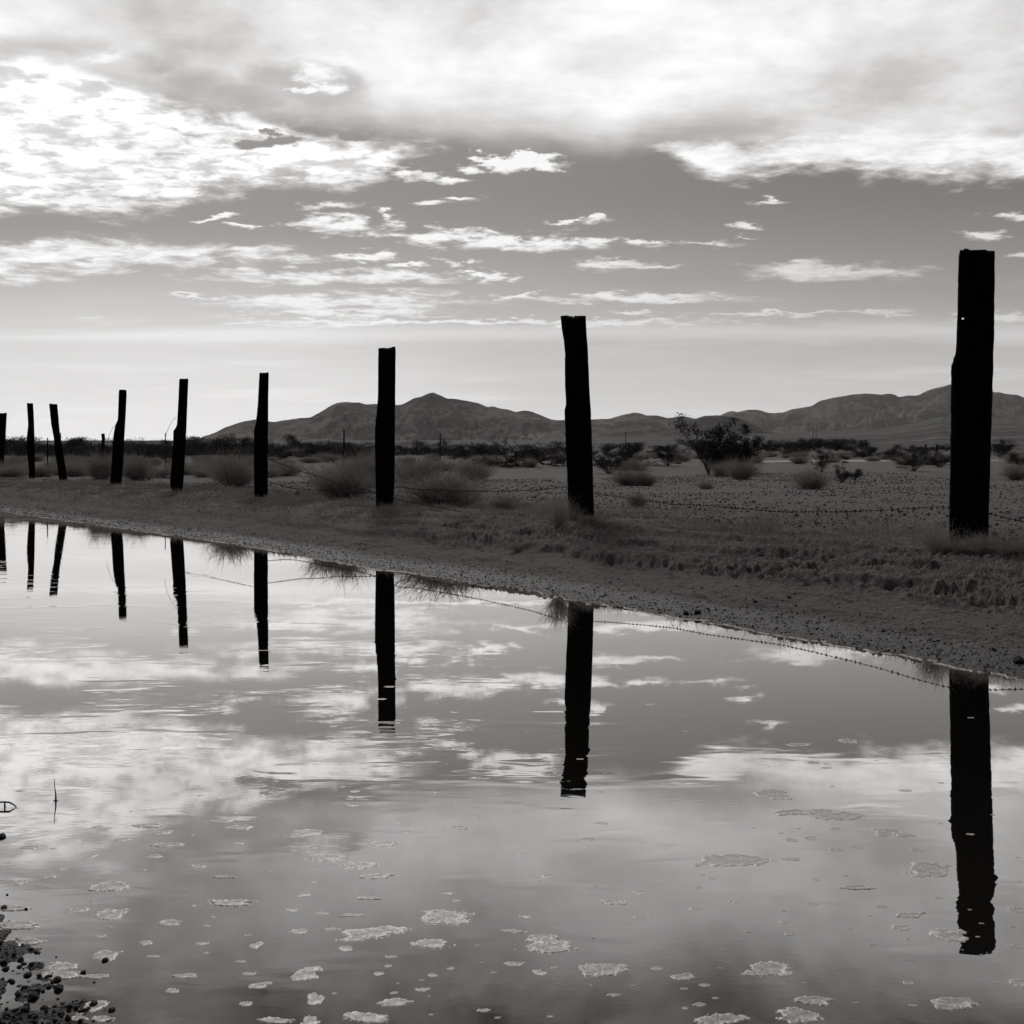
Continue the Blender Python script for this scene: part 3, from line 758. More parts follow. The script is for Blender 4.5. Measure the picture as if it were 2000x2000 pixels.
def leafy_parts(seed, n_main=9, h=1.0, leaves=1500, spread=0.6, open_=1.0):
    """creosote: crooked stems rising from one root, leaf clumps at the ends"""
    rng = np.random.default_rng(seed); pr = random.Random(seed)
    pile = Pile(); ends = []
    for i in range(n_main):
        a = i / n_main * 2 * math.pi + rng.uniform(-.4, .4); tilt = rng.uniform(0.1, spread)
        p = np.array([0, 0, -0.03]); d = np.array([math.cos(a) * tilt, math.sin(a) * tilt, 1.0]); d /= np.linalg.norm(d)
        L_ = h * rng.uniform(0.55, 1.0); pts = [p.copy()]
        for k in range(8):
            d = d + rng.normal(size=3) * 0.16; d[2] += 0.02; d /= np.linalg.norm(d); p = p + d * L_ / 8; pts.append(p.copy())
            if k >= 2:
                for _ in range(2):
                    b = d + rng.normal(size=3) * 0.65; b[2] = abs(b[2]) * 0.8; b /= np.linalg.norm(b)
                    l = L_ * rng.uniform(0.10, 0.26); mid = p + b * l * .5 + rng.normal(size=3) * .02
                    e_ = p + b * l + np.array([0, 0, 0.03]); pile.add(*tube_np([p, mid, e_], [0.006 * h, 0.004 * h, 0.002 * h], 3)); ends.append(e_); ends.append(mid)
        pile.add(*tube_np(pts, np.linspace(0.014, 0.003, 9) * h, 5)); ends.append(p)
    E = np.array(ends)
    wgt = rng.random(len(E)) ** 2.0 * (E[:, 2] / h + 0.15); wgt /= wgt.sum()
    k = rng.choice(len(E), leaves, p=wgt)
    c = E[k] + rng.normal(size=(leaves, 3)) * np.array([.040, .040, .034]) * h * open_
    c[:, 2] = np.maximum(c[:, 2], 0.02)
    u_ = rng.normal(size=(leaves, 3)); u_[:, 2] = np.abs(u_[:, 2]) + .5; u_ /= np.linalg.norm(u_, axis=1)[:, None]
    w_ = np.cross(u_, rng.normal(size=(leaves, 3))); w_ /= np.linalg.norm(w_, axis=1)[:, None]
    l = rng.uniform(0.012, 0.026, leaves)[:, None] * h; ww = l * 0.42
    LV = np.stack([c - u_ * l, c + w_ * ww, c + u_ * l, c - w_ * ww], 1).reshape(-1, 3)
    LF = np.arange(leaves * 4).reshape(-1, 4)
    return pile, (LV, LF)

def dead_parts(seed, n=14, L0=1.6, spreadx=1.0, up=0.35):
    rng = np.random.default_rng(seed); pile = Pile(); twig = Pile()
    def grow(p, d, l, r, lev):
        pts = [p.copy()]; k = 6
        for i in range(k):
            d = d + rng.normal(size=3) * 0.22; d[2] -= 0.05 * (lev < 2); d /= np.linalg.norm(d); p = p + d * l / k
            p[2] = max(p[2], 0.02); pts.append(p.copy())
            if lev < 3 and i > 0 and rng.random() < 0.72:
                b = d + rng.normal(size=3) * 0.75; b[2] += 0.25; b /= np.linalg.norm(b)
                grow(p.copy(), b, l * rng.uniform(.35, .6), r * 0.6, lev + 1)
        (pile if lev < 2 else twig).add(*tube_np(pts, np.linspace(r, r * 0.35, k + 1), 5 if lev < 2 else 3))
    for i in range(n):
        p = np.array([rng.uniform(-1, 1) * spreadx, rng.uniform(-.5, .5), 0.05]); a = rng.uniform(0, 2 * math.pi)
        d = np.array([math.cos(a), math.sin(a) * .6, abs(rng.normal()) * up + 0.1]); d /= np.linalg.norm(d)
        grow(p, d, L0 * rng.uniform(.5, 1.1), 0.030, 0)
    return pile, twig

def make_plant(kind, name, parts):
    root = empty(name, (0, 0, 0)); root['category'] = kind
    for pname, (v, f), m in parts:
        mesh_np(pname, v, f, [m], parent=root)
    return root
def pile_vf(p): return np.concatenate(p.v), np.concatenate(p.f)

PROTO = {}; DIMS = {}; USED = set()
def proto(key):
    if key in PROTO: return PROTO[key]
    k, s = key
    if k == 'f':
        a, b = fuzzy_parts(500 + s, 110, 3600, 0.62 + 0.06 * (s % 3), 0.05 * (s - 1.5))
        r = make_plant('shrub', 'desert_shrub', [('stems', a, M_STEM), ('twigs', b, M_TWIG)])
    elif k == 'd':
        p, lf = leafy_parts(600 + s, 13, 1.0, 4200, 1.1, 1.5)
        r = make_plant('bush', 'creosote_bush', [('stems', pile_vf(p), M_STEM), ('leaves', lf, M_LEAF)])
    elif k == 't':
        a, b = fuzzy_parts(700 + s, 110, 1100, 0.9, 0.0, 1.0)
        r = make_plant('grass', 'grass_tuft', [('stems', a, M_GRASS), ('blades', b, M_GRASS)])
    co = np.concatenate([np.array([v.co[:] for v in ch.data.vertices]) for ch in r.children])
    w_ = (np.percentile(co[:, 0], 97) - np.percentile(co[:, 0], 3) + np.percentile(co[:, 1], 97) - np.percentile(co[:, 1], 3)) / 2
    PROTO[key] = r; DIMS[key] = (w_ * 1.05, np.percentile(co[:, 2], 97.5))
    return r
rs = random.Random(77)
def place(key, x, y, w, h, label, group=None, squash=1.0):
    """w, h in metres"""
    r = proto(key)
    if key in USED:
        c = r.copy(); COL.objects.link(c)
        for ch in r.children:
            cc = ch.copy(); COL.objects.link(cc); cc.parent = c
    else:
        c = r; USED.add(key)
    base = DIMS[key]
    c.location = (x, y, land1(x, y) - 0.01)
    c.rotation_euler = (0, 0, rs.uniform(0, 6.28))
    c.scale = (w / base[0], w / base[0], h / base[1])
    c['label'] = label
    if group: c['group'] = group
    elif 'group' in c: del c['group']
    return c
def place_px(key, px, py, wpx, hpx, label, group=None):
    P_ = at(px, py); k = P_[1] / F
    return place(key, P_[0], P_[1], wpx * k, hpx * k, label, group)

GS = 'pale rounded shrubs on the desert flat'; GD = 'dark leafy bushes on the desert flat'
SHRUBS = [
 (('f',0), 462, 950, 92, 74, 'pale brush-like shrub just left of the narrow-topped post'),
 (('f',1), 548, 930, 56, 32, 'small shrub close right of the narrow-topped post'),
 (('f',2), 662, 971, 116, 76, 'large dense shrub touching the left side of the tall straight post'),
 (('f',3), 715, 950, 110, 80, 'tall rounded shrub directly behind the tall straight post'),
 (('f',0), 868, 985, 145, 74, 'broad pale shrub behind the wire between the straight and notched posts'),
 (('f',1), 812, 942, 100, 56, 'pale shrub just right of the tall straight post, behind the broad one'),
 (('f',3), 930, 938, 70, 46, 'pale round shrub behind the right end of the broad shrub'),
 (('f',2), 982, 992, 60, 30, 'faint low shrub halfway between the broad shrub and the notched post'),
 (('f',0), 270, 938, 58, 54, 'shrub touching the right side of the stepped post'),
 (('f',1), 199, 936, 54, 60, 'shrub touching the left side of the stepped post'),
 (('f',2), 322, 934, 30, 24, 'little shrub touching the left side of the wire-loop post'),
 (('f',3), 82, 932, 40, 30, 'shrub between the slim post and the tilted post'),
 (('f',0), 28, 928, 52, 44, 'dark shrub between the left edge post and the slim post'),
 (('f',2), 150, 922, 50, 30, 'shrub just right of the tilted post'),
 (('f',1), 590, 893, 40, 20, 'small shrub in the row behind, right of the narrow-topped post'),
 (('f',2), 640, 902, 46, 20, 'small mound-like shrub between two larger ones before the mountain'),
 (('f',3), 1036, 912, 34, 20, 'small shrub left of the notched post, on open ground'),
 (('f',0), 1096, 905, 34, 28, 'small shrub touching the left side of the notched post'),
 (('f',1), 1228, 948, 62, 38, 'shrub behind the gravel, one step right of the notched post'),
 (('f',3), 1262, 948, 44, 30, 'dark-hearted shrub at the edge of the gravel right of the notched post'),
 (('f',2), 1244, 989, 40, 30, 'small lone shrub under the wire on the gravel'),
 (('f',0), 1381, 955, 30, 18, 'tiny low shrub on gravel in front of the tall creosote'),
 (('f',1), 1448, 936, 58, 46, 'fuzzy round shrub at the right foot of the tall creosote'),
 (('f',2), 1412, 930, 50, 34, 'shrub at the base of the tall creosote'),
 (('f',3), 1584, 955, 60, 44, 'lone ball-shaped tumbleweed shrub on the gravel before the pale wash'),
 (('f',0), 1560, 906, 28, 18, 'small shrub on the far side of the pale wash'),
 (('f',1), 1985, 938, 50, 38, 'round shrub right of the nearest post by the right edge'),
 (('f',2), 1335, 902, 34, 18, 'small shrub left of the tall creosote'),
 (('f',3), 1475, 905, 40, 22, 'small shrub right of the tall creosote near the wash'),
]
for k, px, py, w, h, lab in SHRUBS: place_px(k, px, py, w, h * 0.84, lab, GS)
BUSH = [
 (('d',0), 1305, 910, 42, 34, 'dark compact bush standing alone left of the tall creosote'),
 (('d',1), 1605, 922, 34, 34, 'dark bush just behind the tumbleweed shrub'),
 (('d',2), 1645, 943, 34, 34, 'small dark bush with a bare foot on the gravel, right of the tumbleweed'),
 (('d',0), 1670, 938, 32, 22, 'low dark bush beside the one with the bare foot'),
 (('d',1), 1590, 880, 44, 22, 'dark bush beyond the wash, straight above the tumbleweed'),
 (('d',2), 1690, 893, 60, 30, 'wide dark bush beyond the wash'),
 (('d',0), 1745, 900, 44, 30, 'dark bush in the middle of the row left of the nearest post'),
 (('d',1), 1785, 920, 60, 36, 'dark bush at the near edge of the row left of the nearest post'),
 (('d',2), 1835, 912, 50, 30, 'dark bush touching the left side of the nearest post'),
 (('d',0), 1955, 892, 44, 32, 'dark bush close right of the nearest post'),
 (('d',1), 1992, 915, 40, 30, 'dark bush cut by the right edge behind the round shrub'),
 (('d',2), 1190, 925, 66, 50, 'dark bush right behind the notched post'),
 (('d',0), 1225, 900, 50, 34, 'dark bush below the fallen dead branches'),
 (('d',1), 1500, 885, 50, 26, 'dark bush on the near plain right of the tall creosote'),
 (('d',2), 1548, 890, 34, 18, 'small dark bush above the wash'),
]
for k, px, py, w, h, lab in BUSH: place_px(k, px, py, w, h, lab, GD)
# grass tufts at the posts
TUFT = [(('t',0), 1092, 1028, 60, 62, 'tall grass tuft at the left foot of the notched post'),
        (('t',1), 1124, 1016, 40, 30, 'short grass tuft in front of the foot of the notched post'),
        (('t',0), 1826, 1078, 70, 58, 'tall grass tuft at the left foot of the nearest post'),
        (('t',1), 1868, 1082, 50, 34, 'grass tuft in front of the foot of the nearest post, left half'),
        (('t',0), 1915, 1080, 60, 40, 'grass tuft in front of the foot of the nearest post, right half'),
        (('t',1), 1968, 1080, 66, 26, 'low grass tuft right of the nearest post'),
        (('t',1), 1150, 1020, 40, 18, 'low grass tuft at the right foot of the notched post'),
        (('t',0), 760, 990, 34, 14, 'low grass tuft at the foot of the tall straight post'),
        (('t',1), 1010, 1075, 30, 22, 'sparse grass tuft alone on the bank between notched and straight posts')]
for k, px, py, w, h, lab in TUFT: place_px(k, px, py, w, h, lab, 'grass tufts at the feet of the posts')

# tall creosote with two crowns
def big_bush(px, py, hpx, seed, n_main, leaves, spread, label, open_=1.0):
    P_ = at(px, py); h = hpx / F * P_[1]
    p, (lv, lf) = leafy_parts(seed, n_main, h, leaves, spread, open_)
    r = make_plant('bush', 'creosote_bush', [('stems', pile_vf(p), M_STEM), ('leaves', (lv, lf), M_LEAF)])
    r.location = (P_[0], P_[1], P_[2]); r['label'] = label; r['group'] = GD
    return r
big_bush(1384, 926, 122, 801, 8, 2000, 0.30, 'tallest creosote, thin and open, rising above the hill line')
big_bush(1440, 924, 96, 802, 14, 8000, 0.75, 'dense dark creosote leaning on the right of the tallest one')
big_bush(1405, 926, 74, 803, 12, 4500, 0.9, 'low dark creosote filling the gap under the two taller ones', 1.2)

# fallen dead branches beyond the notched post
def dead(px, py, D, seed, n, L0, spreadx, up, label):
    x = (px - 1000) / F * D
    a, b = dead_parts(seed, n, L0, spreadx, up)
    V_, F_ = [], []; off_ = 0
    for q in (a, b):
        v_, f_ = pile_vf(q); V_.append(v_); F_.append(f_ + off_); off_ += len(v_)
    r = mesh_np('dead_branches', np.concatenate(V_), np.concatenate(F_), [M_DEAD], False, None, (x, D, land1(x, D)))
    tag(r, label, 'dead branches', 'heaps of fallen dead branches')
dead(990, 868, 40, 901, 9, 1.25, 0.9, 0.25, 'bare tangled dead branches left of the notched post')
dead(1062, 868, 40, 903, 8, 1.2, 0.5, 0.7, 'dead upright forked branches close left of the notched post')
dead(1215, 866, 40, 905, 11, 1.3, 1.1, 0.25, 'bare arching dead branches right of the notched post')
dead(640, 866, 52, 907, 6, 1.1, 0.8, 0.5, 'small dead branches before the mountain between narrow and straight posts')
dead(195, 866, 44, 909, 5, 0.9, 0.7, 0.25, 'small dead branches behind the short stub post')

# the dark band of scrub along the horizon and the scattered scrub before it
rb = random.Random(5)
GB = 'dark scrub bushes of the band along the horizon'; GL = 'low grey scrub clumps scattered over the flat'
ZONES = [(55, 'left of the slim post'), (105, 'between the slim post and the tilted post'), (232, 'between the tilted and the stepped post'), (350, 'between the stepped and the wire-loop post'),
         (510, 'between the wire-loop and the narrow-topped post'), (750, 'between the narrow-topped and the tall straight post'), (1130, 'between the tall straight and the notched post'),
         (1380, 'between the notched post and the tallest creosote'), (1620, 'right of the tallest creosote'), (1900, 'just left of the nearest post'), (9999, 'right of the nearest post')]
def zone(px): return next(t for x, t in ZONES if px < x)
def band_label(px): return 'dark scrub in the horizon band, ' + zone(px)
def flat_label(px): return 'low grey scrub clump on the flat, ' + zone(px)
for i in range(250):
    px = rb.uniform(-30, 1150) if i < 165 else rb.uniform(1150, 2020)
    D = rb.uniform(50, 76) if i < 165 else rb.uniform(56, 150)
    x = (px - 1000) / F * D
    hp = (rb.uniform(9, 20) if rb.random() < .8 else rb.uniform(22, 34)) * (1.15 if px < 620 else 0.9) * (1 if px < 1150 else 0.75)
    h = hp / F * D; w = h * rb.uniform(1.6, 3.6)
    place(('d', rb.randrange(3)), x, D, w, h, band_label(px), GB)
for i in range(250):
    t = rb.random() if i < 190 else .9
    px = rb.uniform(-30, 560) if t < 0.50 else (rb.uniform(560, 1130) if t < .70 else rb.uniform(1150, 2040))
    D = rb.uniform(24, 52) if px < 600 else rb.uniform(32, 75)
    if 1280 < px and D < 46: continue
    x = (px - 1000) / F * D
    h = rb.uniform(0.14, 0.40); w = h * rb.uniform(1.8, 3.4)
    place(('f', rb.randrange(4)), x, D, w, h, flat_label(px), GL)

# ------------------------------------------------------------------ grass and gravel
rg = np.random.default_rng(9)
def uv_to_xy(u, v): return AX * u + NX * v, AY * u + NY * v
def shore_v(u): return np.interp(u, SHORE_U, SHORE_V)
n = 330000
u = 0.6 + 27 * rg.random(n) ** 1.5; s = rg.normal(2.1, 0.75, n); k = (s > 0.85) & (s < 5.5)
u, s = u[k], s[k]; x, y = uv_to_xy(u, s + shore_v(u))
dens = fbm(x * 1.7, y * 1.7, 3, 81) + 0.35 * fbm(x * 7, y * 7, 2, 83)
k = (dens > rg.uniform(-0.45, 0.35, len(x))) & (np.abs(x / y) < 0.60); x, y, s = x[k], y[k], s[k]
# flattened edge of the clods gets less
k = rg.random(len(x)) < 0.25 + 0.75 * sstep(0.9, 1.5, s); x, y = x[k], y[k]
nn = len(x); zz = land(x, y)
d = rg.normal(size=(nn, 3)) * 0.6; d[:, 2] = 0.9; d /= np.linalg.norm(d, axis=1)[:, None]
ln = rg.uniform(0.015, 0.042, nn) * (1 + 1.6 * np.maximum(fbm(x * 5, y * 5, 2, 85), -.4))
gv, gf = ribbons(np.stack([x, y, zz - 0.004], 1), d, ln, 0.5, 0.0016 * np.clip(y / 7, 1, 2.5), rg, 1)
grass = mesh_np('grass', gv, gf, [M_GRASS]); tag(grass, 'short dry grass matting the bank along the fence', 'grass', kind='stuff')

OCT = np.array([[1,0,0],[-1,0,0],[0,1,0],[0,-1,0],[0,0,1],[0,0,-1]], float)
OF = np.array([[0,2,4],[2,1,4],[1,3,4],[3,0,4],[2,0,5],[1,2,5],[3,1,5],[0,3,5]])
# a rounder pebble: octahedron once subdivided
def sub_oct():
    v = [tuple(p) for p in OCT]; f = []
    idx_ = {}
    def mid(a, b):
        k = (min(a, b), max(a, b))
        if k not in idx_:
            m_ = np.array(v[a]) + np.array(v[b]); m_ /= np.linalg.norm(m_); v.append(tuple(m_)); idx_[k] = len(v) - 1
        return idx_[k]
    for a, b, c in OF:
        ab, bc, ca = mid(a, b), mid(b, c), mid(c, a)
        f += [(a, ab, ca), (ab, b, bc), (ca, bc, c), (ab, bc, ca)]
    return np.array(v), np.array(f)
SV, SF = sub_oct()
def stones(x, y, z, r, rng, V0=OCT, F0=OF, flat=0.65):
    n = len(x); m = len(V0)
    V_ = V0[None] * (1 + rng.uniform(-.28, .28, (n, m, 1)))
    V_ = V_ * (r[:, None, None] * rng.uniform(0.7, 1.3, (n, 1, 3))) * np.array([1, 1, flat])
    a = rng.uniform(0, 6.28, n); c, s_ = np.cos(a)[:, None], np.sin(a)[:, None]
    X_ = V_[..., 0] * c - V_[..., 1] * s_; Y_ = V_[..., 0] * s_ + V_[..., 1] * c
    V_ = np.stack([X_ + x[:, None], Y_ + y[:, None], V_[..., 2] + z[:, None]], -1).reshape(-1, 3)
    return V_, (np.arange(n)[:, None, None] * m + F0[None]).reshape(-1, 3)
vs_, fs_, off = [], [], 0
def add_stones(x, y, r, V0=OCT, F0=OF, sink=0.2):
    global off
    z = land(x, y) + r * sink
    v, f = stones(x, y, z, r, rg, V0, F0); vs_.append(v); fs_.append(f + off); off += len(v)
# crumbs on the mud bank, thickest at the water's edge
n = 15000; u = 0.4 + 22 * rg.random(n) ** 1.6; s = np.abs(rg.normal(0, 0.34, n)) + rg.normal(0, .02, n)
x, y = uv_to_xy(u, s + shore_v(u)); add_stones(x, y, 0.0022 + 0.006 * rg.random(n) ** 5 + 0.0006 * u * .3)
# gravel flat behind the fence
n = 42000; u = -3 + 24 * rg.random(n) ** 1.2; v = 6.6 + 26 * rg.random(n) ** 1.6
x, y = uv_to_xy(u, v); k = (np.abs(x / y) < .62) & (y > 6); x, y = x[k], y[k]
k = (fbm(x * .5, y * .5, 2, 91) + rg.uniform(-.4, .4, len(x))) > -0.15; x, y = x[k], y[k]
add_stones(x, y, 0.005 + 0.014 * rg.random(len(x)) ** 5 + 0.0003 * y)
gravel = mesh_np('gravel', np.concatenate(vs_), np.concatenate(fs_), [M_STONE])
tag(gravel, 'small dark stones and mud crumbs strewn over the bank and flat', 'gravel', kind='stuff')
# gravel of the near bank, lower left corner
vs_, fs_, off = [], [], 0
n = 30000; x = rg.uniform(-1.45, -0.35, n); y = rg.uniform(1.2, 2.6, n)
q = -0.73 * (x + 0.86) - 0.69 * (y - 1.78)
k = (q + 0.06 * fbm(x * 4, y * 4, 2, 95) + rg.normal(0, 0.035, n)) > 0.012; x, y = x[k], y[k]
add_stones(x, y, 0.0009 + 0.0050 * rg.random(len(x)) ** 6, SV, SF, 0.35)
g2 = mesh_np('shore_gravel', np.concatenate(vs_), np.concatenate(fs_), [M_STONE])
tag(g2, 'wet dark gravel of the near shore in the lower left corner', 'gravel', kind='stuff')

# single stones one can pick out
def stone(px, py, wpx, label, group, hr=0.7, water_=False, seed=0, cat='stone'):
    if water_:
        D = F * CAM_H / (py - HY); x = (px - 1000) / F * D; z = 0.0
    else:
        P_ = at(px, py); D = P_[1]; x = P_[0]; z = P_[2]
    r = wpx / 2 / F * D
    rr_ = np.random.default_rng(seed + int(px * 3 + py))
    v = SV * (1 + rr_.uniform(-.16, .16, (len(SV), 1))) * np.array([1, 0.9, hr]) * r
    c_, s_ = math.cos(px), math.sin(px); v = np.stack([v[:, 0] * c_ - v[:, 1] * s_, v[:, 0] * s_ + v[:, 1] * c_, v[:, 2]], 1)
    o = mesh_np('stone', v, SF, [M_STONE], loc=(x, D, z + r * hr * 0.35))
    return tag(o, label, cat, group)
for px, py, w, lab in [(1563, 1029, 8, 'larger of the dark stones on the gravel below the long wire'), (1595, 1024, 9, 'flat dark stone on the gravel right of the larger one'),
                       (1942, 1046, 17, 'black rounded stone at the right foot of the nearest post'), (1778, 1035, 14, 'dark stone on the gravel left of the nearest post'),
                       (1046, 971, 6, 'small dark stone on the flat left of the notched post'), (1475, 1177, 10, 'dark clod standing up on the smooth mud bank'),
                       (1541, 1168, 9, 'dark clod on the mud bank just below the tussocks'), (1688, 1035, 9, 'small dark stone on gravel, far left of the nearest post'),
                       (582, 967, 14, 'dark stone in the grass right of the narrow-topped post'), (1725, 1234, 10, 'dark stone low on the mud bank near the water'),
                       (1990, 1294, 26, 'dark lump at the water edge by the right border'), (1340, 1200, 14, 'dark clod half in the water below the bank, right of the notched post'),
                       (1362, 1199, 16, 'flat dark clod at the waterline beside another one')]:
    stone(px, py, w, lab, None)
GSH = 'dark stones wading at the near shore'
for px, py, w, lab in [(3, 1635, 18, 'round black stone in the water, cut by the left edge'), (115, 1932, 22, 'largest black stone at the tip of the near gravel'),
                       (163, 1900, 12, 'black stone standing alone in the foam off the near gravel'), (112, 1914, 18, 'flat black stone behind the largest one'),
                       (65, 1948, 24, 'black lumpy stone left of the largest one'), (8, 1774, 14, 'black stone on foam near the left edge'),
                       (51, 1776, 8, 'little black stone right of the one on foam'), (22, 1871, 13, 'dark flat stone at the top of the near gravel'),
                       (38, 1889, 11, 'dark stone just below the flat one at the top of the gravel'), (54, 1905, 16, 'dark double stone in the upper gravel'),
                       (12, 1893, 14, 'dark stone by the left edge of the upper gravel'), (183, 1962, 18, 'long dark stone lying in foam, right of the gravel'),
                       (171, 1972, 12, 'small dark stone under the long one in foam'), (107, 1976, 10, 'dark stone at the right rim of the gravel'),
                       (52, 1965, 14, 'dark stone in the middle of the near gravel'), (42, 1859, 8, 'small stone in front of the foam strip at left'),
                       (15, 1985, 22, 'big dark stone in the very corner of the near gravel'), (184, 1919, 6, 'tiny dark pebble afloat right of the lone stone'),
                       (205, 1876, 14, 'long dark pebble lying inside a foam patch'), (14, 1748, 6, 'tiny pebble in the foam by the left edge')]:
    stone(px, py, w, lab, GSH, 0.62, True)

# ------------------------------------------------------------------ foam on the water
def foam_material():
    m, t, p = new_mat('dried_foam_scum')
    g = t.nodes.new('ShaderNodeTexCoord')
    n1 = xnoise(g.outputs['Object'], 60.0, 4, 0.65); n2 = xnoise(g.outputs['Object'], 350.0, 2, 0.6)
    at_ = t.nodes.new('ShaderNodeAttribute'); at_.attribute_name = 'rim'; rim = X(at_.outputs['Fac'])
    t.links.new(grey(t, 0.68 + rim * 0.14 + (n1 - 0.5) * 0.3 + (n2 - 0.5) * 0.2), p.inputs['Base Color'])
    t.links.new(xsat(0.50 + rim * 0.35 + (n1 - 0.5) * 1.3 + (n2 - 0.5) * 0.4).s, p.inputs['Alpha'])
    p.inputs['Roughness'].default_value = 0.4; p.inputs['Specular IOR Level'].default_value = 0.6
    b = t.nodes.new('ShaderNodeBump'); b.inputs['Strength'].default_value = 0.4; b.inputs['Distance'].default_value = 0.002
    t.links.new((n1 + n2 * 0.5).s, b.inputs['Height']); t.links.new(b.outputs[0], p.inputs['Normal'])
    return m
M_FOAM = foam_material()
def water_pt(px, py):
    D = F * CAM_H / (py - HY); return (px - 1000) / F * D, D
def foam(px, py, wpx, hpx, label, group, seed, lobes=1, hm=None):
    x0, y0 = water_pt(px, py); _, yn = water_pt(px, py + hpx / 2); _, yf = water_pt(px, py - hpx / 2)
    a = wpx / 2 / F * y0; b = (yf - yn) / 2
    rng = np.random.default_rng(seed)
    nx_ = int(np.clip(wpx * 0.75, 14, 76)); ny_ = int(np.clip(wpx * 0.42, 10, 40))
    xs = np.linspace(-1.25, 1.25, nx_); ys = np.linspace(-1.35, 1.35, ny_); XX, YY = np.meshgrid(xs, ys, indexing='ij')
    f = np.full(XX.shape, -9.0)
    nb = 1 if wpx < 26 else (2 + lobes + (wpx > 80) * 2)
    for q in range(nb):
        if nb == 1: cx_, cy_, ra, rb_ = 0, 0, 1.0, 1.0
        else:
            cx_ = rng.uniform(-.55, .55); cy_ = rng.uniform(-.62, .62); ra = rng.uniform(.35, .95) * (1 - .5 * abs(cx_)); rb_ = rng.uniform(.20, .48)
            if q == 0: cx_, cy_, ra, rb_ = 0, rng.uniform(-.2, .2), .8, .6
        sk = rng.uniform(-.25, .25)
        ex = (XX - cx_) / ra; ey = (YY - cy_ - sk * (XX - cx_)) / rb_
        f = np.maximum(f, (1 - np.sqrt(ex * ex + ey * ey)) * min(ra, rb_) * 1.6)
    sx_ = wpx / 45.0 + .4
    f = f + 0.36 * fbm(XX * 2.2 * sx_ + seed, YY * 3.4, 4, seed, 0.6) - 0.03 * (wpx > 26) + 0.06 * (wpx < 26)
    Hm = 0.0007 + 0.0008 * min(1, a / 0.04)
    ff_ = np.clip(f, 0, 1)
    rim = np.exp(-((ff_ - 0.10) / 0.09) ** 2)
    Z_ = Hm * (np.clip(f / 0.07, -0.3, 1) * 0.55 + 0.5 * rim + 0.45 * np.abs(fbm(XX * a * 170 + seed, YY * b * 170, 3, seed)) * (f > 0.02))
    V_ = np.stack([XX * a, YY * b, Z_], -1).reshape(-1, 3)
    ii_ = np.arange(XX.size).reshape(XX.shape)
    ok = (np.maximum.reduce([f[:-1, :-1], f[1:, :-1], f[1:, 1:], f[:-1, 1:]]) > 0)
    fs = np.stack([ii_[:-1, :-1], ii_[1:, :-1], ii_[1:, 1:], ii_[:-1, 1:]], -1)[ok]
    used_ = np.unique(fs); mp = np.full(XX.size, -1); mp[used_] = np.arange(len(used_))
    V_ = V_[used_]; fs = mp[fs]
    o = mesh_np('foam_patch', V_, fs, [M_FOAM], True, None, (x0, y0, 0.0))
    rv = rim.ravel()[used_]
    if len(o.data.vertices) == len(rv):
        o.data.attributes.new('rim', 'FLOAT', 'POINT').data.foreach_set('value', rv.astype(np.float32))
    return tag(o, label, 'foam', group)
GF = 'foam patches drifting on the still water'
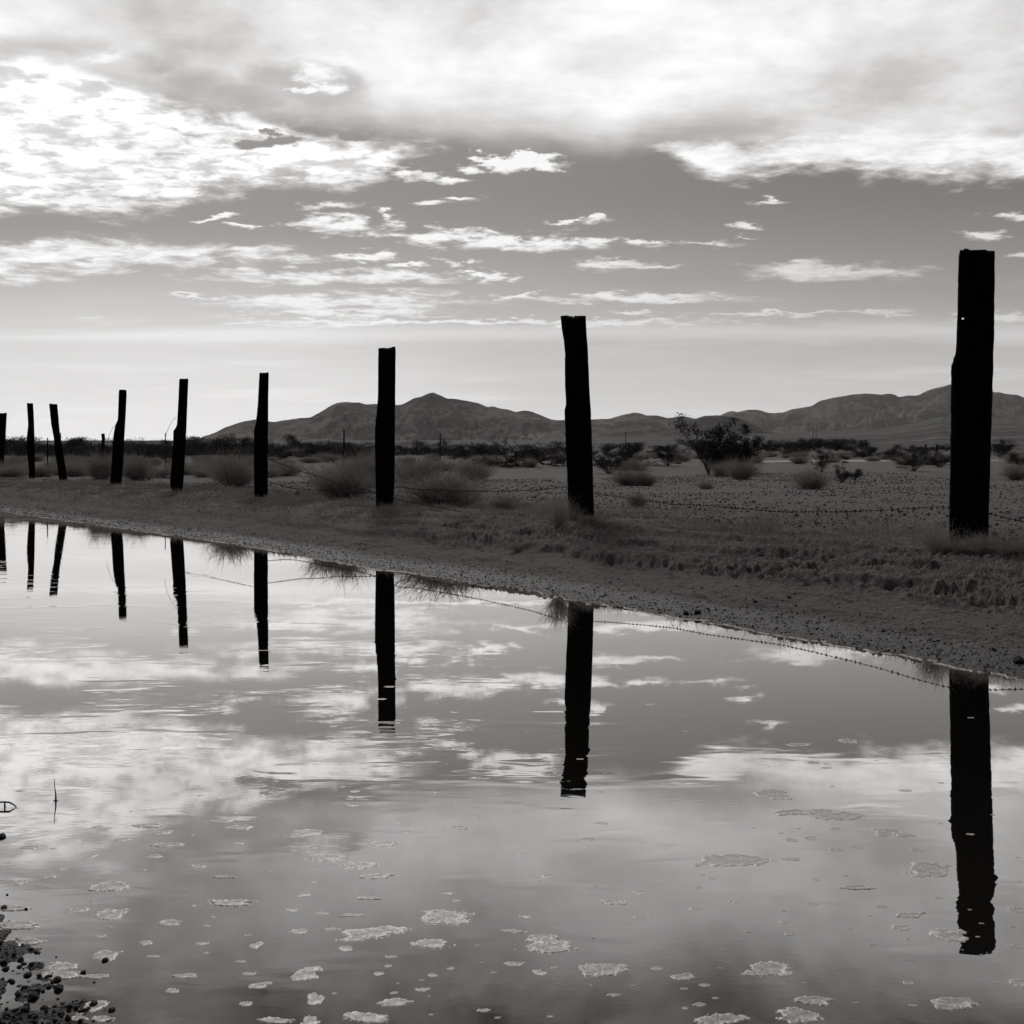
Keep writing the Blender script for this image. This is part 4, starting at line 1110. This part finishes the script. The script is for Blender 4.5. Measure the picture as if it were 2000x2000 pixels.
BIG = [ # px, py, w, h, lobes, label
 (220,1731,90,24,1,'broad flat foam patch with ragged ends, upper left of the near water'), (214,1786,72,28,3,'cross-shaped foam patch at lower left'),
 (158,1776,46,16,1,'small two-humped foam patch left of the cross-shaped one'), (451,1763,84,16,2,'thin streaky foam patch right of the cross-shaped one'),
 (722,1823,130,34,1,'large triangular foam raft in the middle of the near water'), (648,1816,50,8,1,'narrow foam strip joining the left end of the triangular raft'),
 (870,1792,112,30,2,'long lumpy foam raft right of the triangular one'), (838,1844,88,22,2,'bumpy foam patch below the long lumpy raft'),
 (502,1846,28,13,1,'round foam patch left of the triangular raft'), (585,1820,42,14,2,'small ragged foam patch left of the triangular raft'),
 (673,1852,30,11,1,'small smooth foam patch under the triangular raft'), (1075,1848,105,32,2,'foam patch of stacked ridges near the bottom centre'),
 (1060,1829,64,12,1,'narrow foam strip right above the stacked ridges'), (1005,1820,50,8,1,'thin foam sliver above left of the stacked ridges'),
 (1003,1883,46,13,1,'smooth oval foam patch below left of the stacked ridges'), (1056,1899,31,11,1,'small bright foam fleck below the stacked ridges'),
 (1175,1896,92,36,3,'three-lobed foam patch near the bottom centre'), (1333,1907,52,17,1,'squarish foam patch between the three-lobed and the star-shaped one'),
 (1501,1891,96,38,3,'star-shaped foam patch in the lower right'), (1425,1676,164,32,1,'widest foam patch, double oval, in the right middle water'),
 (1196,1760,52,14,1,'flat oval foam patch right of the bottom centre'), (1253,1742,27,11,1,'little oval foam patch right above the flat oval'),
 (1775,1788,66,17,1,'oval foam patch left of the big post reflection'), (1762,1812,42,15,2,'small foam patch right below that oval, by the big post reflection'),
 (1855,1829,80,34,2,'long foam patch beside the low end of the big post reflection'), (1583,1952,78,22,1,'elongated foam patch at lower right, above the bottom cluster'),
 (1562,1984,90,36,3,'clustered foam patch at the bottom edge, lower right'), (1405,1994,110,34,2,'wide foam patch cut by the bottom edge, right of centre'),
 (1858,1960,90,32,2,'foam patch with dark splits near the lower right corner'), (1987,1777,50,20,1,'foam patch cut by the right edge'),
 (1990,1920,46,20,1,'foam patch at the right edge near the bottom'), (1988,1847,44,12,1,'thin foam patch at the right edge, mid height'),
 (775,1957,76,18,2,'winding foam strip at the bottom, left of centre'), (617,1953,38,26,2,'foam clump of two lobes at the bottom left'),
 (605,1995,34,28,2,'foam clump touching the bottom edge, left of centre'), (710,1986,96,26,2,'long foam patch along the bottom edge'),
 (540,1994,72,16,1,'domed foam patch on the bottom edge'), (503,1926,46,16,1,'pointed foam patch in the lower left water'),
 (595,1903,56,34,3,'foam patch of several small ridges in the lower left'), (480,1960,32,12,1,'tiny boat-shaped foam patch low at left'),
 (120,1888,74,24,1,'domed foam patch above the near gravel'), (203,1865,54,28,1,'rounded foam patch holding a dark pebble'),
 (360,1906,56,13,1,'bar of foam right of the near gravel'), (338,1935,38,11,1,'oval foam patch below the bar of foam'),
 (40,1842,96,26,2,'long foam tongue reaching in from the left edge'), (34,1806,84,18,2,'streaky foam at the left edge above the tongue'),
 (30,1774,80,16,1,'foam strip around the stone near the left edge'), (185,1908,62,14,1,'foam strip right of the lone black stone'),
 (180,1968,48,30,1,'foam patch around the long dark stone'), (115,1906,90,22,2,'foam skirt around the flat black stone'),
 (92,1711,40,12,1,'oval foam patch with a dark slit near the left edge'), (40,1724,34,9,1,'little foam oval below the left edge stone'),
 (200,1990,50,14,2,'small foam bits right of the corner gravel'), (150,1990,40,16,1,'foam bit beside the corner gravel'),
 (329,1804,56,14,1,'slanting foam sliver in the lower left water'), (287,1841,28,10,1,'small foam oval below the slanting sliver'),
 (1815,1700,110,34,2,'faint ragged foam raft touching the big post reflection from the left'), (1670,1733,74,13,1,'shallow foam curl left of the faint raft'),
 (1632,1660,36,10,1,'foam fleck in the right middle water'), (1545,1678,40,8,1,'flat foam fleck right of the widest patch'),
 (1625,1593,130,24,2,'faint broad foam sheet in the right middle water'), (1550,1585,90,16,2,'faint foam sheet left of the broad one'),
 (1740,1626,70,20,2,'ragged foam patch left of the big post reflection'), (1500,1550,80,22,1,'dull foam film in the right water'),
 (1725,1468,38,7,1,'single dark-rimmed foam oval on the bright cloud reflection'), (1655,1448,44,12,1,'dull foam film on the edge of the bright cloud reflection'),
 (640,1675,90,20,2,'ragged foam patch above the middle of the left water'), (700,1690,80,24,2,'foam raft of many bits in the upper middle water'),
 (730,1712,80,14,1,'foam streak below the raft of many bits'), (745,1648,70,14,1,'foam sliver with a tiny dark spot at its right end'),
 (610,1626,60,14,1,'rough foam patch high in the left water'), (470,1615,56,12,2,'foam patch with a dark spot, high in the left water'),
 (430,1604,50,8,1,'flat foam strip left of the one with the dark spot'), (290,1612,80,12,1,'foam strip at the rim of the dark cloud reflection'),
 (330,1650,76,12,2,'long foam strip under the dark cloud reflection'), (320,1625,34,12,1,'small foam oval inside the dark cloud reflection'),
 (240,1640,34,9,1,'small pale foam arch inside the dark cloud reflection'), (300,1673,32,11,1,'ring-like foam patch under the long strip'),
 (180,1670,26,13,1,'ring-like foam patch left of the dark cloud reflection'), (60,1655,44,12,1,'squarish foam patch left of the ring-like ones'),
 (386,1693,36,8,1,'thin foam oval above the thin streaky patch'), (890,1617,52,8,1,'faint foam streak in the middle water'),
 (440,1713,50,6,1,'faint narrow foam streak in the left water'), (720,1755,64,9,1,'narrow foam strip above the triangular raft'),
 (690,1788,54,8,1,'narrow foam strip right above the triangular raft'), (595,1747,28,9,1,'small foam dash in the left middle water'),
 (1560,1455,60,10,1,'dull foam film in the dark sky reflection at right'), (905,1463,60,5,1,'faint foam line before the notched post reflection'),
]
for i, (px, py, w, h, lb, lab) in enumerate(BIG): foam(px, py, w, h, lab, GF, 1000 + i, lb)
def fleck_label(px, py):
    row = 'far' if py < 1550 else ('middle' if py < 1750 else 'near')
    col = 'left third' if px < 667 else ('centre' if px < 1333 else 'right third')
    return 'tiny pale foam fleck on the %s water, %s of the view' % (row, col)
rf = random.Random(31)
pos = []
tries = 0
while len(pos) < 170 and tries < 5000:
    tries += 1
    py = 1340 + 650 * rf.random() ** 0.75; px = rf.uniform(5, 1995)
    x_, y_ = water_pt(px, py)
    if AX * 0 + NX * x_ + NY * y_ > 3.6: continue
    if px < 140 and py > 1850: continue
    w = rf.choice([7, 9, 11, 14, 18, 24, 30]) * (0.6 + 0.5 * (py - 1340) / 650)
    h = w * rf.uniform(0.16, 0.30) * (0.7 + 0.6 * (py - 1340) / 650)
    if any(abs(px - a) < (w + c) * .6 and abs(py - b) < (h + d) * 0.8 for a, b, c, d in pos): continue
    if any(abs(px - a[0]) < (w + a[2]) * .55 and abs(py - a[1]) < (h + a[3]) * 0.7 for a in BIG): continue
    pos.append((px, py, w, h))
    foam(px, py, w, h, fleck_label(px, py), 'tiny foam flecks', 2000 + len(pos))

# pale scum line left along the far waterline
un = np.arange(0.6, 24.0, 0.012)
sv_ = np.linspace(-0.25, 0.30, 120)
uu2, ss2 = np.meshgrid(un, sv_, indexing='ij')
xx2, yy2 = uv_to_xy(uu2, ss2 + shore_v(uu2))
hz = land(xx2, yy2) > 0.0
fi = np.argmax(hz, axis=1); se = sv_[fi]
wd = np.clip(0.006 + 0.016 * fbm(un * 2.2, un * 0, 4, 44) + 0.004 * un / 6, 0.0, 0.05)
x1, y1 = uv_to_xy(un, se + 0.004 + shore_v(un)); x2, y2 = uv_to_xy(un, se - wd + shore_v(un))
vv = np.stack([np.stack([x1, y1, np.full_like(x1, .0030)], -1), np.stack([(x1 + x2) / 2, (y1 + y2) / 2, np.full_like(x1, .0035)], -1), np.stack([x2, y2, np.full_like(x1, .0004)], -1)], 1)
ii = np.arange(len(un) * 3).reshape(-1, 3)
keep = wd[:-1] > 0.002
ff = np.concatenate([np.stack([ii[:-1, k], ii[:-1, k + 1], ii[1:, k + 1], ii[1:, k]], -1)[keep] for k in (0, 1)])
M_SCUM = simple_mat('dried_scum', 0.45, 0.5, 90, 0.7)
sl = mesh_np('scum_line', vv.reshape(-1, 3), ff, [M_SCUM]); tag(sl, 'thin pale scum line along the far waterline', 'foam', kind='stuff')

# ------------------------------------------------------------------ twigs standing in the water
def wpt3(px, py, D): return np.array([(px - 1000) / F * D, D, CAM_H + (HY - py) / F * D])
D = water_pt(108, 1564)[1]
pl = Pile()
pl.add(*tube_np([wpt3(109, 1575, D), wpt3(109, 1564, D), wpt3(109, 1552, D), wpt3(107, 1538, D), wpt3(106, 1520, D)], [.0022, .0022, .0017, .0010, .0006], 6))
pl.add(*tube_np([wpt3(104, 1563.5, D), wpt3(109, 1563, D), wpt3(114, 1563.2, D)], [.0006, .0012, .0005], 5))
tw = pl.build('twig', M_DEAD, True, None, (wpt3(109, 1564, D)[0], D, 0)); tag(tw, 'thin straight twig standing upright in the water at left', 'twig')
D = water_pt(10, 1576)[1]
pl = Pile()
pl.add(*tube_np([wpt3(33, 1577, D), wpt3(26, 1571, D), wpt3(18, 1567, D), wpt3(8, 1566.5, D), wpt3(-12, 1567, D), wpt3(-26, 1576, D)], [.0012, .0016, .0020, .0020, .0020, .0016], 6))
pl.add(*tube_np([wpt3(10, 1566, D), wpt3(9, 1572, D), wpt3(10, 1578, D)], [.0022, .0018, .0026], 6))
pl.add(*tube_np([wpt3(-4, 1566, D), wpt3(-2, 1572, D), wpt3(-6, 1578, D)], [.0012, .0012, .0012], 6))
tw = pl.build('twig', M_DEAD, True, None, (wpt3(10, 1576, D)[0], D, 0)); tag(tw, 'bent twig arching out of the water at the left edge', 'twig')

# ------------------------------------------------------------------ haze over the plain
def haze(density):
    x0, x1, y0, y1, z0, z1 = -12500, 12500, -12500, 12500, -2, 900
    v = [(x, y, z) for x in (x0, x1) for y in (y0, y1) for z in (z0, z1)]
    f = [(0, 1, 3, 2), (4, 6, 7, 5), (0, 4, 5, 1), (2, 3, 7, 6), (0, 2, 6, 4), (1, 5, 7, 3)]
    m = bpy.data.materials.new('thin_air_haze'); m.use_nodes = True; t = m.node_tree; t.nodes.clear()
    pv = t.nodes.new('ShaderNodeVolumePrincipled'); pv.inputs['Density'].default_value = density
    pv.inputs['Color'].default_value = (0.95, 0.94, 0.93, 1); pv.inputs['Anisotropy'].default_value = 0.3
    o = t.nodes.new('ShaderNodeOutputMaterial'); t.links.new(pv.outputs[0], o.inputs['Volume'])
    ob = mesh_np('haze', v, f, [m]); tag(ob, kind='stuff')
HAZE = 0.000028
if HAZE: haze(HAZE)
